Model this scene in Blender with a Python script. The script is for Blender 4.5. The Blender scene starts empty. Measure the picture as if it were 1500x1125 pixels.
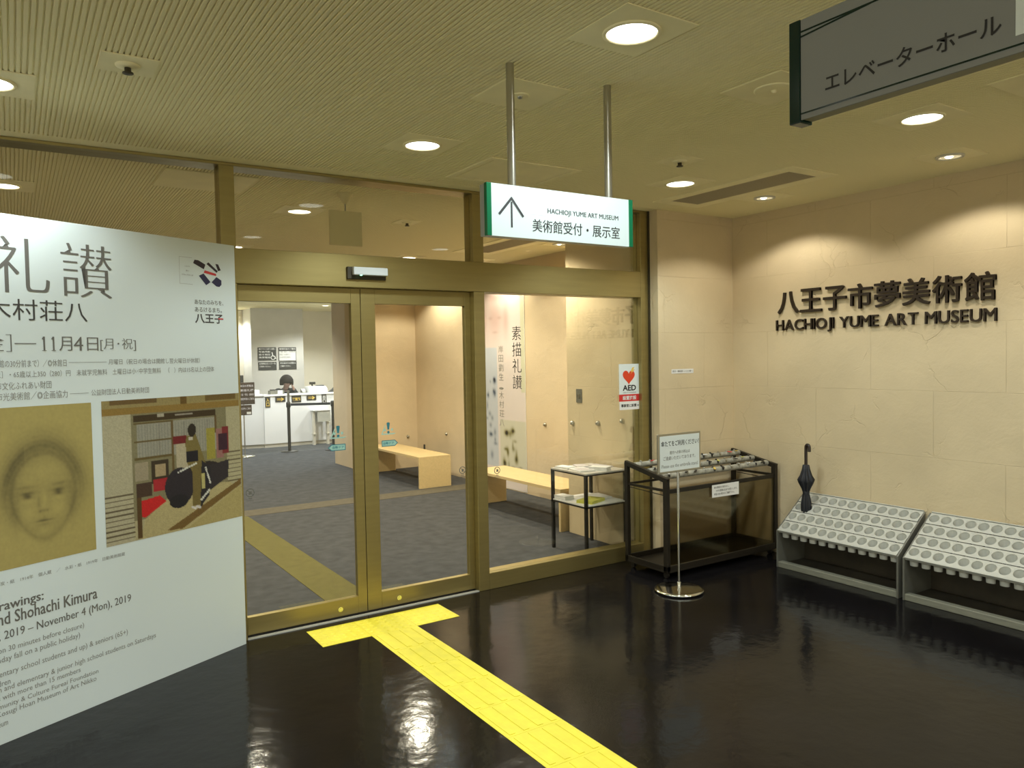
import bpy, bmesh, math, random
import numpy as np
from mathutils import Vector, Matrix
random.seed(7)
SC = bpy.context.scene
COL = SC.collection
PI = math.pi
# ------------------------------------------------------------------ camera
cd = bpy.data.cameras.new('camera'); cam = bpy.data.objects.new('camera', cd); COL.objects.link(cam)
R_ = Vector((0.83870188, -0.54429213, -0.01803422)); U_ = Vector((0.03480482, 0.0205246, 0.99918335)); F_ = Vector((0.54347749, 0.83864463, -0.03615801))
m = Matrix.Identity(4)
for i in range(3):
    m[i][0] = R_[i]; m[i][1] = U_[i]; m[i][2] = -F_[i]
m[0][3], m[1][3], m[2][3] = -1.88926, -4.63952, 1.65619
cam.matrix_world = m
cd.sensor_width = 36; cd.lens = 27.014; cd.clip_start = 0.05; cd.clip_end = 100
SC.camera = cam
# ------------------------------------------------------------------ world, exposure
w = bpy.data.worlds.new('world'); SC.world = w; w.use_nodes = True
w.node_tree.nodes['Background'].inputs[0].default_value = (1.0, 0.96, 0.76, 1)
w.node_tree.nodes['Background'].inputs[1].default_value = 0.90
SC.view_settings.view_transform = 'Standard'; SC.view_settings.look = 'None'
SC.view_settings.exposure = 0.42; SC.view_settings.gamma = 1.0; SC.view_settings.use_curve_mapping = False
P_DOWN, P_SPOT, P_INT, P_REC = 37, 16.5, 86, 122
C_DOWN = (0.88, 1.0, 1.03); C_SPOT = (1.0, 0.95, 0.84); C_INT = (1.0, 0.91, 0.72); C_REC = (0.96, 1.0, 1.0)

# ------------------------------------------------------------------ materials
def nodes(m):
    m.use_nodes = True
    nt = m.node_tree
    return nt, nt.nodes['Principled BSDF'], nt.nodes, nt.links
def mat(name, col, rough=0.6, metal=0.0, spec=0.5, emit=None, es=1.0, alpha=None):
    m = bpy.data.materials.new(name); nt, b, n, l = nodes(m)
    b.inputs['Base Color'].default_value = (*col, 1); b.inputs['Roughness'].default_value = rough
    b.inputs['Metallic'].default_value = metal; b.inputs['Specular IOR Level'].default_value = spec
    if emit: b.inputs['Emission Color'].default_value = (*emit, 1); b.inputs['Emission Strength'].default_value = es
    return m
def noisy(m, scale=8, amt=0.12, bump=0.0, bscale=40, coord='Object', stretch=(1, 1, 1), dist=0.01):
    nt, b, n, l = nodes(m)
    tc = n.new('ShaderNodeTexCoord'); mp = n.new('ShaderNodeMapping'); mp.inputs['Scale'].default_value = stretch
    l.new(tc.outputs[coord], mp.inputs['Vector'])
    nz = n.new('ShaderNodeTexNoise'); nz.inputs['Scale'].default_value = scale; nz.inputs['Detail'].default_value = 4
    l.new(mp.outputs[0], nz.inputs['Vector'])
    c = Vector(b.inputs['Base Color'].default_value[:3])
    r = n.new('ShaderNodeValToRGB'); r.color_ramp.elements[0].position = 0.3; r.color_ramp.elements[1].position = 0.7
    r.color_ramp.elements[0].color = (*(c * (1 - amt)), 1); r.color_ramp.elements[1].color = (*(c * (1 + amt)), 1)
    l.new(nz.outputs['Fac'], r.inputs[0]); l.new(r.outputs[0], b.inputs['Base Color'])
    if bump:
        n2 = n.new('ShaderNodeTexNoise'); n2.inputs['Scale'].default_value = bscale; n2.inputs['Detail'].default_value = 5
        l.new(mp.outputs[0], n2.inputs['Vector'])
        bp = n.new('ShaderNodeBump'); bp.inputs['Strength'].default_value = bump; bp.inputs['Distance'].default_value = dist
        l.new(n2.outputs['Fac'], bp.inputs['Height']); l.new(bp.outputs[0], b.inputs['Normal'])
    return m
def plaster(name, col, joints=True, crack=1.0):
    m = mat(name, col, 0.85, spec=0.25); nt, b, n, l = nodes(m)
    g = n.new('ShaderNodeNewGeometry'); sx = n.new('ShaderNodeSeparateXYZ'); l.new(g.outputs['Position'], sx.inputs[0])
    ad = n.new('ShaderNodeMath'); l.new(sx.outputs[0], ad.inputs[0]); l.new(sx.outputs[1], ad.inputs[1])
    cb = n.new('ShaderNodeCombineXYZ'); l.new(ad.outputs[0], cb.inputs[0]); l.new(sx.outputs[2], cb.inputs[1])
    def noise(scale, detail=4, rough=0.55, dist=0.0):
        x = n.new('ShaderNodeTexNoise'); x.inputs['Scale'].default_value = scale; x.inputs['Detail'].default_value = detail
        x.inputs['Roughness'].default_value = rough; x.inputs['Distortion'].default_value = dist
        l.new(cb.outputs[0], x.inputs['Vector']); return x
    def math_(op, a, c=None, v=None):
        x = n.new('ShaderNodeMath'); x.operation = op; l.new(a, x.inputs[0])
        if c is not None: l.new(c, x.inputs[1])
        if v is not None: x.inputs[1].default_value = v
        return x.outputs[0]
    n1 = noise(1.7, 5); n2 = noise(5, 6, 0.6, 0.6); n3 = noise(60, 3); nm = noise(2.3, 2)
    # trowel cracks: thin distorted cell borders, kept only in patches
    wv = n.new('ShaderNodeMix'); wv.data_type = 'VECTOR'; wv.inputs[0].default_value = 0.14
    l.new(cb.outputs[0], wv.inputs[4]); l.new(n2.outputs['Color'], wv.inputs[5])
    vo = n.new('ShaderNodeTexVoronoi'); vo.feature = 'DISTANCE_TO_EDGE'; vo.inputs['Scale'].default_value = 3.1
    l.new(wv.outputs[1], vo.inputs['Vector'])
    ck = n.new('ShaderNodeMapRange'); ck.inputs[1].default_value = 0.0; ck.inputs[2].default_value = 0.013; ck.inputs[3].default_value = 1; ck.inputs[4].default_value = 0
    l.new(vo.outputs['Distance'], ck.inputs[0])
    mk = n.new('ShaderNodeMapRange'); mk.inputs[1].default_value = 0.53; mk.inputs[2].default_value = 0.62
    l.new(nm.outputs['Fac'], mk.inputs[0])
    crk = math_('MULTIPLY', ck.outputs[0], mk.outputs[0])
    h = math_('MULTIPLY', n2.outputs['Fac'], v=0.35)
    h = math_('ADD', h, math_('MULTIPLY', n3.outputs['Fac'], v=0.06))
    h = math_('SUBTRACT', h, math_('MULTIPLY', crk, v=0.17 * crack))
    if joints:
        mp = n.new('ShaderNodeMapping'); mp.inputs['Location'].default_value = (-2.88, 0, 0); l.new(cb.outputs[0], mp.inputs[0])
        bk = n.new('ShaderNodeTexBrick'); bk.inputs['Scale'].default_value = 1.0; bk.inputs['Brick Width'].default_value = 0.91
        bk.inputs['Row Height'].default_value = 0.4555; bk.inputs['Mortar Size'].default_value = 0.0022; bk.offset = 0.5
        bk.inputs['Mortar Smooth'].default_value = 0.3
        l.new(mp.outputs[0], bk.inputs['Vector'])
        h = math_('SUBTRACT', h, math_('MULTIPLY', bk.outputs['Fac'], v=0.30))
    bp = n.new('ShaderNodeBump'); bp.inputs['Strength'].default_value = 0.75; bp.inputs['Distance'].default_value = 0.02
    l.new(h, bp.inputs['Height']); l.new(bp.outputs[0], b.inputs['Normal'])
    r = n.new('ShaderNodeValToRGB'); c = Vector(col)
    r.color_ramp.elements[0].position = 0.3; r.color_ramp.elements[1].position = 0.7
    r.color_ramp.elements[0].color = (*(c * 0.93), 1); r.color_ramp.elements[1].color = (*(c * 1.07), 1)
    l.new(n1.outputs['Fac'], r.inputs[0]); l.new(r.outputs[0], b.inputs['Base Color'])
    return m
def glass(name, tint, refl=1.0, rough=0.0):
    m = bpy.data.materials.new(name); m.use_nodes = True; nt = m.node_tree; n = nt.nodes; l = nt.links
    n.remove(n['Principled BSDF'])
    t = n.new('ShaderNodeBsdfTransparent'); t.inputs[0].default_value = (*tint, 1)
    g = n.new('ShaderNodeBsdfGlossy'); g.inputs['Roughness'].default_value = rough; g.inputs[0].default_value = (0.95, 1, 0.97, 1)
    fr = n.new('ShaderNodeFresnel'); fr.inputs['IOR'].default_value = 1.5
    mu = n.new('ShaderNodeMath'); mu.operation = 'MULTIPLY'; mu.inputs[1].default_value = refl; l.new(fr.outputs[0], mu.inputs[0])
    mx = n.new('ShaderNodeMixShader'); l.new(mu.outputs[0], mx.inputs[0]); l.new(t.outputs[0], mx.inputs[1]); l.new(g.outputs[0], mx.inputs[2])
    l.new(mx.outputs[0], n['Material Output'].inputs['Surface'])
    return m
def print_mat(name, rough=0.5):
    m = bpy.data.materials.new(name); nt, b, n, l = nodes(m)
    a = n.new('ShaderNodeAttribute'); a.attribute_name = 'ink'; l.new(a.outputs['Color'], b.inputs['Base Color'])
    b.inputs['Roughness'].default_value = rough; b.inputs['Specular IOR Level'].default_value = 0.3
    return m
M = {}
M['plaster'] = plaster('beige_plaster', (0.64, 0.52, 0.325))
M['plaster_smooth'] = plaster('beige_plaster_smooth', (0.66, 0.53, 0.35), joints=False, crack=0.25)
M['ceiling'] = mat('ceiling_board', (0.90, 0.81, 0.50), 0.9, spec=0.1)
M['ceiling_flat'] = noisy(mat('ceiling_trim', (0.92, 0.83, 0.52), 0.8, spec=0.2), 6, 0.04)
M['white_wall'] = noisy(mat('reception_wall', (0.86, 0.80, 0.66), 0.85, spec=0.2), 3, 0.03)
M['grey_wall'] = noisy(mat('grey_wall', (0.62, 0.60, 0.55), 0.85, spec=0.2), 3, 0.05)
fl = noisy(mat('black_vinyl', (0.0065, 0.0058, 0.0062), 0.12, spec=0.20), 2.2, 0.35, 0.30, 11, 'Object', dist=0.006)
M['floor'] = fl
M['carpet'] = noisy(mat('grey_carpet', (0.074, 0.075, 0.077), 0.95, spec=0.1), 9, 0.18, 0.4, 220, 'Object', (1, 1, 1), 0.004)
M['carpet_strip'] = noisy(mat('beige_carpet', (0.135, 0.118, 0.050), 0.95, spec=0.1), 14, 0.10, 0.4, 220)
M['carpet_pale'] = noisy(mat('pale_beige_carpet', (0.130, 0.114, 0.082), 0.95, spec=0.1), 14, 0.10, 0.4, 220)
M['yellow'] = noisy(mat('yellow_tactile', (0.86, 0.73, 0.050), 0.5, spec=0.4), 14, 0.06)
M['bronze'] = noisy(mat('bronze_aluminium', (0.345, 0.275, 0.105), 0.40, 0.75), 3, 0.06, stretch=(1, 1, 12))
M['bronze_dark'] = mat('dark_bronze', (0.05, 0.04, 0.02), 0.5, 0.3)  # darker bronze of the jamb strip, sensor plate and sprinkler heads
M['glass'] = glass('window_glass', (0.955, 0.965, 0.95), 0.48)
M['smoke'] = glass('smoked_acrylic', (0.60, 0.54, 0.43), 0.5, 0.10)
M['chrome'] = mat('chrome', (0.75, 0.75, 0.72), 0.10, 1.0)
M['sill_metal'] = mat('pale_aluminium', (0.62, 0.61, 0.55), 0.4, 0.3)
M['steel'] = mat('brushed_steel', (0.45, 0.43, 0.36), 0.28, 0.9)
M['black_paint'] = mat('black_paint', (0.018, 0.015, 0.011), 0.45)
M['rack_brown'] = mat('dark_brown_steel', (0.017, 0.013, 0.008), 0.45, spec=0.35)
M['poster'] = mat('poster_white', (0.73, 0.79, 0.765), 0.38, spec=0.4)
M['board_edge'] = mat('board_edge', (0.55, 0.56, 0.5), 0.7)
M['ink'] = mat('grey_ink', (0.15, 0.14, 0.12), 0.6)
M['ink_dark'] = mat('dark_grey_ink', (0.06, 0.056, 0.05), 0.6)
M['ink_light'] = mat('light_grey_ink', (0.27, 0.26, 0.23), 0.6)
M['ink_black'] = mat('black_ink', (0.015, 0.014, 0.014), 0.6)
M['ink_violet'] = mat('dark_violet_ink', (0.022, 0.018, 0.06), 0.6)
M['ink_maroon'] = mat('dark_maroon_ink', (0.03, 0.016, 0.018), 0.6)
M['red'] = mat('red_ink', (0.62, 0.035, 0.03), 0.5)
M['orange_red'] = mat('heart_red', (0.72, 0.06, 0.015), 0.5)
M['gold'] = mat('gold_ink', (0.75, 0.52, 0.10), 0.5)
M['picture'] = print_mat('printed_picture')
M['sign_face'] = mat('lit_sign_face', (0.30, 0.33, 0.32), 0.5, emit=(0.80, 1.0, 0.92), es=0.37)
M['patch'] = mat('white_patch', (0.36, 0.36, 0.36), 0.5, emit=(0.90, 1.0, 0.98), es=0.50)
M['sign_side'] = mat('sign_side', (0.30, 0.31, 0.27), 0.35)
M['green'] = mat('dark_green_acrylic', (0.005, 0.135, 0.055), 0.2)
M['green_dark'] = mat('deep_green_acrylic', (0.003, 0.022, 0.018), 0.12)
M['sign_grey'] = mat('unlit_sign_face', (0.235, 0.24, 0.23), 0.5)
M['olive_panel'] = mat('olive_panel', (0.72, 0.62, 0.34), 0.7)
M['sign_back'] = mat('sign_back_panel', (0.30, 0.27, 0.16), 0.5)
M['lens'] = mat('lamp_lens', (0.9, 0.9, 0.9), 0.4, emit=(1.0, 0.99, 0.92), es=4.0)
M['lens_int'] = mat('lamp_lens_warm', (0.9, 0.9, 0.9), 0.4, emit=(1.0, 0.95, 0.85), es=4.0)
M['spot_lens'] = mat('spot_lens', (0.7, 0.66, 0.5), 0.12, 0.9, emit=(1.0, 0.9, 0.62), es=0.42)
M['bulb'] = mat('spot_bulb', (0.9, 0.9, 0.9), 0.4, emit=(1.0, 0.92, 0.70), es=2.6)
M['white_plastic'] = mat('white_plastic', (0.72, 0.72, 0.70), 0.4)
M['grey_plastic'] = noisy(mat('grey_plastic', (0.47, 0.465, 0.405), 0.5), 20, 0.04)
M['stand_base'] = noisy(mat('stand_base', (0.20, 0.195, 0.145), 0.55), 12, 0.12, stretch=(8, 1, 8))
M['grey_steel'] = noisy(mat('grey_steel', (0.16, 0.155, 0.125), 0.45, 0.2), 10, 0.08)
M['rail_grey'] = noisy(mat('worn_grey_rail', (0.36, 0.35, 0.29), 0.45, 0.2), 30, 0.3)
M['stand_inside'] = noisy(mat('dark_brown_stand_inside', (0.045, 0.036, 0.022), 0.6), 8, 0.3)
M['dark_grey'] = mat('dark_grey', (0.045, 0.043, 0.038), 0.5)
M['vent_dark'] = mat('vent_grille', (0.50, 0.42, 0.27), 0.6)
M['wood'] = noisy(mat('light_plywood', (0.66, 0.50, 0.25), 0.5), 5, 0.07, stretch=(14, 1, 14))
M['paper'] = mat('white_paper', (0.80, 0.79, 0.75), 0.6)
M['paper_pink'] = mat('printed_paper', (0.62, 0.58, 0.58), 0.6)
M['paper_yellow'] = mat('yellow_leaflet', (0.62, 0.60, 0.12), 0.5)
M['shelf_top'] = mat('grey_shelf', (0.55, 0.51, 0.44), 0.45)
M['counter'] = mat('white_counter', (0.78, 0.78, 0.77), 0.5)
M['counter_top'] = mat('white_worktop', (0.86, 0.86, 0.84), 0.35)
M['placard'] = mat('black_placard', (0.03, 0.026, 0.02), 0.5)
M['brown_board'] = mat('brown_board', (0.055, 0.032, 0.018), 0.5)
M['belt'] = mat('navy_belt', (0.018, 0.022, 0.032), 0.6)
M['skin'] = mat('skin', (0.25, 0.155, 0.118), 0.6)
M['lip'] = mat('lip', (0.22, 0.09, 0.075), 0.5)
M['hair'] = mat('black_hair', (0.016, 0.012, 0.009), 0.75, spec=0.2)
M['suit'] = mat('black_jacket', (0.014, 0.014, 0.014), 0.7)
M['brolly'] = noisy(mat('black_umbrella_cloth', (0.010, 0.011, 0.015), 0.55), 30, 0.2)
M['handle'] = mat('dark_handle', (0.022, 0.012, 0.009), 0.22)
M['teal'] = mat('teal_film', (0.07, 0.36, 0.36), 0.4)
M['teal_pale'] = mat('pale_teal_film', (0.36, 0.60, 0.52), 0.4)
M['teal_dark'] = mat('dark_teal_film', (0.03, 0.20, 0.25), 0.4)
M['film_grey'] = mat('grey_film', (0.16, 0.16, 0.14), 0.4)
M['letter'] = mat('dark_brown_letter', (0.035, 0.022, 0.012), 0.42, 0.3)
M['sensor'] = mat('sensor_cover', (0.60, 0.62, 0.60), 0.4)
M['led'] = mat('green_led', (0.1, 0.8, 0.3), 0.4, emit=(0.3, 1.0, 0.5), es=3.0)
M['beige_metal'] = mat('warm_white_paint', (0.62, 0.58, 0.48), 0.45)

# ------------------------------------------------------------------ helpers
class MB:
    def __init__(s): s.v = []; s.f = []; s.mi = []; s.cur = 0; s.sm = []
    def add(s, vs, fs, smooth=False):
        o = len(s.v); s.v += [tuple(p) for p in vs]
        for f in fs: s.f.append([i + o for i in f]); s.mi.append(s.cur); s.sm.append(smooth)
        return s
    def box(s, x0, x1, y0, y1, z0, z1):
        vs = [(x, y, z) for z in (z0, z1) for y in (y0, y1) for x in (x0, x1)]
        return s.add(vs, [(0, 2, 3, 1), (4, 5, 7, 6), (0, 1, 5, 4), (2, 6, 7, 3), (0, 4, 6, 2), (1, 3, 7, 5)])
    def bar(s, a, b, wx, wy):                     # rectangular bar between two points (cross axes horizontal/vertical)
        a, b = Vector(a), Vector(b); d = (b - a).normalized()
        up = Vector((0, 0, 1)) if abs(d.z) < 0.95 else Vector((0, 1, 0))
        r = d.cross(up).normalized() * wx / 2; u = r.cross(d).normalized() * wy / 2
        vs = [p + i * r + j * u for p in (a, b) for i, j in ((-1, -1), (1, -1), (1, 1), (-1, 1))]
        return s.add(vs, [(0, 1, 2, 3), (7, 6, 5, 4), (0, 4, 5, 1), (1, 5, 6, 2), (2, 6, 7, 3), (3, 7, 4, 0)])
    def tube(s, pts, r, n=12, cap=True):
        pts = [Vector(p) for p in pts]; rs = r if isinstance(r, (list, tuple)) else [r] * len(pts)
        rings = []; prev = None
        for i, p in enumerate(pts):
            d = (pts[min(i + 1, len(pts) - 1)] - pts[max(i - 1, 0)]).normalized()
            if prev is None:
                ref = Vector((0, 0, 1)) if abs(d.z) < 0.9 else Vector((1, 0, 0)); e1 = d.cross(ref).normalized()
            else: e1 = (prev - d * prev.dot(d)).normalized()
            prev = e1; e2 = d.cross(e1)
            rings.append([p + rs[i] * (math.cos(2 * PI * k / n) * e1 + math.sin(2 * PI * k / n) * e2) for k in range(n)])
        vs = [q for rg in rings for q in rg]; fs = []
        for i in range(len(rings) - 1):
            for k in range(n): fs.append((i * n + k, i * n + (k + 1) % n, (i + 1) * n + (k + 1) % n, (i + 1) * n + k))
        s.add(vs, fs, True)
        if cap:
            s.add(rings[0], [tuple(range(n))[::-1]]); s.add(rings[-1], [tuple(range(n))])
        return s
    def lathe(s, prof, c=(0, 0, 0), n=24, mod=None):   # prof: (radius, z)
        vs = []; fs = []
        for i, (r, z) in enumerate(prof):
            for k in range(n):
                a = 2 * PI * k / n; rr = r * (mod(a, z) if mod else 1)
                vs.append((c[0] + rr * math.cos(a), c[1] + rr * math.sin(a), c[2] + z))
        for i in range(len(prof) - 1):
            for k in range(n): fs.append((i * n + k, i * n + (k + 1) % n, (i + 1) * n + (k + 1) % n, (i + 1) * n + k))
        s.add(vs, fs, True)
        for i, rev in ((0, True), (len(prof) - 1, False)):
            if prof[i][0] > 1e-4:
                idx = list(range(i * n, i * n + n)); s.add([vs[j] for j in idx], [tuple(range(n))[::-1] if rev else tuple(range(n))])
        return s
    def disc(s, c, r, n=32, z=0):
        return s.add([(c[0] + r * math.cos(2 * PI * k / n), c[1] + r * math.sin(2 * PI * k / n), c[2]) for k in range(n)], [tuple(range(n))[::-1]])
    def prism(s, poly, fr, d0, d1):               # poly in a frame's plane, extruded along its normal
        n = len(poly)
        vs = [fr.p(u, v, d0) for u, v in poly] + [fr.p(u, v, d1) for u, v in poly]
        return s.add(vs, [tuple(range(n))[::-1], tuple(range(n, 2 * n))] + [(i, (i + 1) % n, n + (i + 1) % n, n + i) for i in range(n)])
    def flat(s, poly, fr, d):
        return s.add([fr.p(u, v, d) for u, v in poly], [tuple(range(len(poly)))])
class Frame:                                       # a plane: origin, right, up, normal (towards the viewer)
    def __init__(s, o, r, u=(0, 0, 1)):
        s.o = Vector(o); s.r = Vector(r).normalized(); s.u = Vector(u).normalized(); s.n = s.r.cross(s.u).normalized()
    def p(s, a, b, d=0): return s.o + s.r * a + s.u * b + s.n * d
ORG = {}
def org(o): return ORG.get(o.name, Vector((0, 0, 0))) if o else Vector((0, 0, 0))
def obj(name, mb, mats, parent=None, bevel=0, loc=None, fix=True):
    """link one mesh object; world coordinates in mb, origin = parent's origin (or loc)"""
    o0 = org(parent) if parent else Vector(loc or (0, 0, 0))
    me = bpy.data.meshes.new(name)
    me.from_pydata([tuple(Vector(p) - o0) for p in mb.v], [], mb.f)
    if not isinstance(mats, (list, tuple)): mats = [mats]
    for x in mats: me.materials.append(M[x] if isinstance(x, str) else x)
    me.polygons.foreach_set('material_index', mb.mi); me.polygons.foreach_set('use_smooth', mb.sm)
    me.update()
    if fix:
        bm = bmesh.new(); bm.from_mesh(me); bmesh.ops.recalc_face_normals(bm, faces=bm.faces); bm.to_mesh(me); bm.free()
    o = bpy.data.objects.new(name, me); COL.objects.link(o)
    if parent: o.parent = parent; ORG[o.name] = o0
    else: o.location = o0; ORG[o.name] = o0
    if bevel:
        b = o.modifiers.new('bevel', 'BEVEL'); b.width = bevel; b.segments = 2; b.limit_method = 'ANGLE'; b.angle_limit = 0.8
    return o
def tag(o, label=None, cat=None, group=None, kind=None):
    if label: o['label'] = label
    if cat: o['category'] = cat
    if group: o['group'] = group
    if kind: o['kind'] = kind
    return o
def thing(name, label, cat, loc, group=None):
    e = bpy.data.objects.new(name, None); COL.objects.link(e); e.location = loc; e.empty_display_size = 0.1
    ORG[e.name] = Vector(loc); return tag(e, label, cat, group)
def struct(name, mb, m, bevel=0, **k): return tag(obj(name, mb, m, bevel=bevel, **k), kind='structure')
def copy_tree(o, delta, label=None, group=None):
    c = o.copy(); COL.objects.link(c); c.location = o.location + Vector(delta)
    if label: c['label'] = label
    if group: c['group'] = group
    for ch in o.children:
        d = ch.copy(); COL.objects.link(d); d.parent = c
        for g in ch.children:
            e = g.copy(); COL.objects.link(e); e.parent = d
    return c
def bx(*a): return MB().box(*a)
# ---- lettering
TC = bpy.data.curves.new('glyphs', 'FONT'); TO = bpy.data.objects.new('glyphs', TC); COL.objects.link(TO)
def glyphs(body, bold=0.0, extrude=0.0, contrast=0.0, res=3, line=1.0, space=1.0, fat=0.0):
    TC.body = body; TC.size = 1; TC.offset = bold; TC.extrude = extrude; TC.resolution_u = res; TC.space_line = line; TC.space_character = space
    dg = bpy.context.evaluated_depsgraph_get(); dg.update()
    me = bpy.data.meshes.new_from_object(TO.evaluated_get(dg))
    v = [tuple(p.co) for p in me.vertices]; f = [tuple(p.vertices) for p in me.polygons]
    bpy.data.meshes.remove(me)
    if fat:
        V, Fc = [], []
        for k, (dx, dy) in enumerate(((0, 0), (-fat, -fat), (fat, -fat), (-fat, fat), (fat, fat), (0, fat * 1.2), (0, -fat * 1.2))):
            V += [(p[0] + dx, p[1] + dy, p[2] - k * .03) for p in v]; Fc += [tuple(i + k * len(v) for i in q) for q in f]
        v, f = V, Fc
    if contrast:
        V, Fc = [], []
        for k, dx in enumerate((-contrast, 0, contrast)):
            V += [(p[0] + dx, p[1], p[2] + k * 0.0004) for p in v]; Fc += [tuple(i + k * len(v) for i in q) for q in f]
        v, f = V, Fc
    return v, f
def put_text(mb, body, fr, u0, u1, v0, v1, d=0.001, bold=0.0, extrude=0.0, contrast=0.0, keep=False, res=3, space=1.0, fat=0.0):
    """fit the glyphs of body into the rectangle u0..u1 x v0..v1 of a frame; extrude = real thickness"""
    v, f = glyphs(body, bold, 0.5 if extrude else 0.0, contrast, res, space=space, fat=fat)
    xs = [p[0] for p in v]; ys = [p[1] for p in v]
    sx = (u1 - u0) / max(1e-6, max(xs) - min(xs)); sy = (v1 - v0) / max(1e-6, max(ys) - min(ys))
    if keep: sx = min(sx, sy); sy = sx; u0 += ((u1 - u0) - sx * (max(xs) - min(xs))) / 2; v0 += ((v1 - v0) - sy * (max(ys) - min(ys))) / 2
    x0, y0 = min(xs), min(ys)
    mb.add([fr.p(u0 + (p[0] - x0) * sx, v0 + (p[1] - y0) * sy, d + ((p[2] + 0.5) * extrude if extrude else p[2] * 0.1)) for p in v], f)
    return mb
def text(name, body, fr, rect, m, parent, d=0.001, **k):
    return obj(name, put_text(MB(), body, fr, *rect, d=d, **k), m, parent, fix=bool(k.get('extrude')))
def picture(name, fr, u0, u1, v0, v1, img, m, parent, d):
    """a printed picture: img[row from top][col] as vertex ink on a flat sheet"""
    h, wd = img.shape[:2]
    us = np.linspace(u0, u1, wd); vs = np.linspace(v1, v0, h)
    V = [tuple(fr.p(u, v, d) - org(parent)) for v in vs for u in us]
    Fc = [(r * wd + c, (r + 1) * wd + c, (r + 1) * wd + c + 1, r * wd + c + 1) for r in range(h - 1) for c in range(wd - 1)]
    me = bpy.data.meshes.new(name); me.from_pydata(V, [], Fc); me.materials.append(M[m])
    at = me.color_attributes.new('ink', 'FLOAT_COLOR', 'POINT')
    at.data.foreach_set('color', np.concatenate([img, np.ones((h, wd, 1))], 2).astype(np.float32).ravel())
    o = bpy.data.objects.new(name, me); COL.objects.link(o); o.parent = parent; ORG[o.name] = org(parent)
    return o

H = 2.805; XR = 3.34
FRONT = Frame((0, 0, 0), (1, 0, 0))                # faces -y: u = x, v = z, d towards the lobby
RIGHT = Frame((XR, 0, 0), (0, -1, 0))              # the sign wall, faces -x: u = -y, v = z
# ------------------------------------------------------------------ the setting
struct('floor', bx(-7, XR + .2, -9, 0.06, -0.1, 0), 'floor')
struct('floor_carpet', bx(-4, 6, 0.06, 14, -0.1, 0), 'carpet')
def ribbed(x0, x1, y0, y1, z, per=0.02, dep=0.006):
    mb = MB(); n = int(round((x1 - x0) / per)); prof = []
    for i in range(n):
        a = x0 + i * per
        prof += [(a, z), (a + per * .62, z), (a + per * .70, z + dep), (a + per * .92, z + dep)]
    prof.append((x0 + n * per, z))
    vs = [(x, y, zz) for x, zz in prof for y in (y0, y1)]
    mb.add(vs, [(2 * i, 2 * i + 1, 2 * i + 3, 2 * i + 2) for i in range(len(prof) - 1)])
    return mb
cl = ribbed(-7, XR, -9, -0.11, H); cl.box(-7, XR + .2, -9, 0.03, H + 0.02, H + 0.12); cl.box(-7, XR, -0.11, 0.0, H, H + .02)
struct('ceiling', cl, 'ceiling', fix=True)
ci = ribbed(-4, 3.4, 0.13, 5.97, H); ci.box(-4, 6, 0.03, 14, H + 0.02, H + 0.12); ci.box(-4, 6, 5.97, 14, H, H + .02); ci.box(-4, 3.4, 0.03, 0.13, H, H + .02)
struct('ceiling_interior', ci, 'ceiling', fix=True)
struct('wall_right', bx(XR, XR + .2, -9, -0.1, 0, H + .02), 'plaster')
struct('wall_return', bx(2.46, XR + .2, -0.1, 0.05, 0, H + .02), 'plaster')
# interior shell
struct('wall_pier', bx(2.43, 3.5, 0.06, 1.08, 0, H + .02), 'plaster')
struct('wall_alcove', bx(3.24, 3.44, 1.08, 5.95, 0, H + .02), 'plaster_smooth')
struct('wall_partition', bx(2.37, 3.44, 5.95, 7.16, 0, H + .02), 'plaster_smooth')
struct('wall_back', bx(-4, 6, 13.2, 13.4, 0, H + .02), 'white_wall')
struct('wall_recess', bx(2.47, 3.62, 12.5, 13.2, 0, H + .02), 'grey_wall')
struct('wall_left', bx(-4.1, -3.9, 0.06, 13.4, 0, H + .02), 'plaster_smooth')
struct('wall_east', bx(5.0, 5.2, 7.16, 13.4, 0, H + .02), 'white_wall')
struct('wall_behind_partition', bx(3.44, 5.2, 7.0, 7.16, 0, H + .02), 'plaster_smooth')
# ------------------------------------------------------------------ glass front: frame, panes, doors
fm = MB()
fm.box(-2.37, 2.37, 0, 0.16, 2.11, 2.316)                                  # transom
fm.box(-2.46, 2.46, 0.0, 0.16, H - 0.018, H - .0005)                               # head
for a, b, dp in ((-0.862, -0.778, .052), (0.815, 0.90, .16)): fm.box(a, b, 0, dp, 0, 2.11); fm.box(a, b, 0, 0.12, 2.316, H - .018)
for a, b in ((2.37, 2.46), (-2.46, -2.37)): fm.box(a, b, 0.0, 0.12, 0, H - .018)
for a, b in ((0.90, 2.37), (-2.37, -0.862)): fm.box(a, b, 0.0, 0.12, 0.0, 0.118)
struct('trim_1', fm, 'bronze', bevel=0.003)
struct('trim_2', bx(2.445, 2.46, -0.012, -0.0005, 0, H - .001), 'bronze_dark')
sill = MB(); sill.box(-0.778, 0.815, 0.004, 0.03, 0.0, 0.006)
struct('trim_3', sill, 'sill_metal')
k = 0
for a, b, z0, z1 in ((0.90, 2.37, .118, 2.11), (-2.37, -.862, .118, 2.11), (0.90, 2.37, 2.316, H - .018), (-2.37, -.862, 2.316, H - .018), (-.778, .815, 2.316, H - .018)):
    k += 1; struct('window_%d' % k, bx(a, b, 0.04, 0.048, z0, z1), 'glass')
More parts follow.
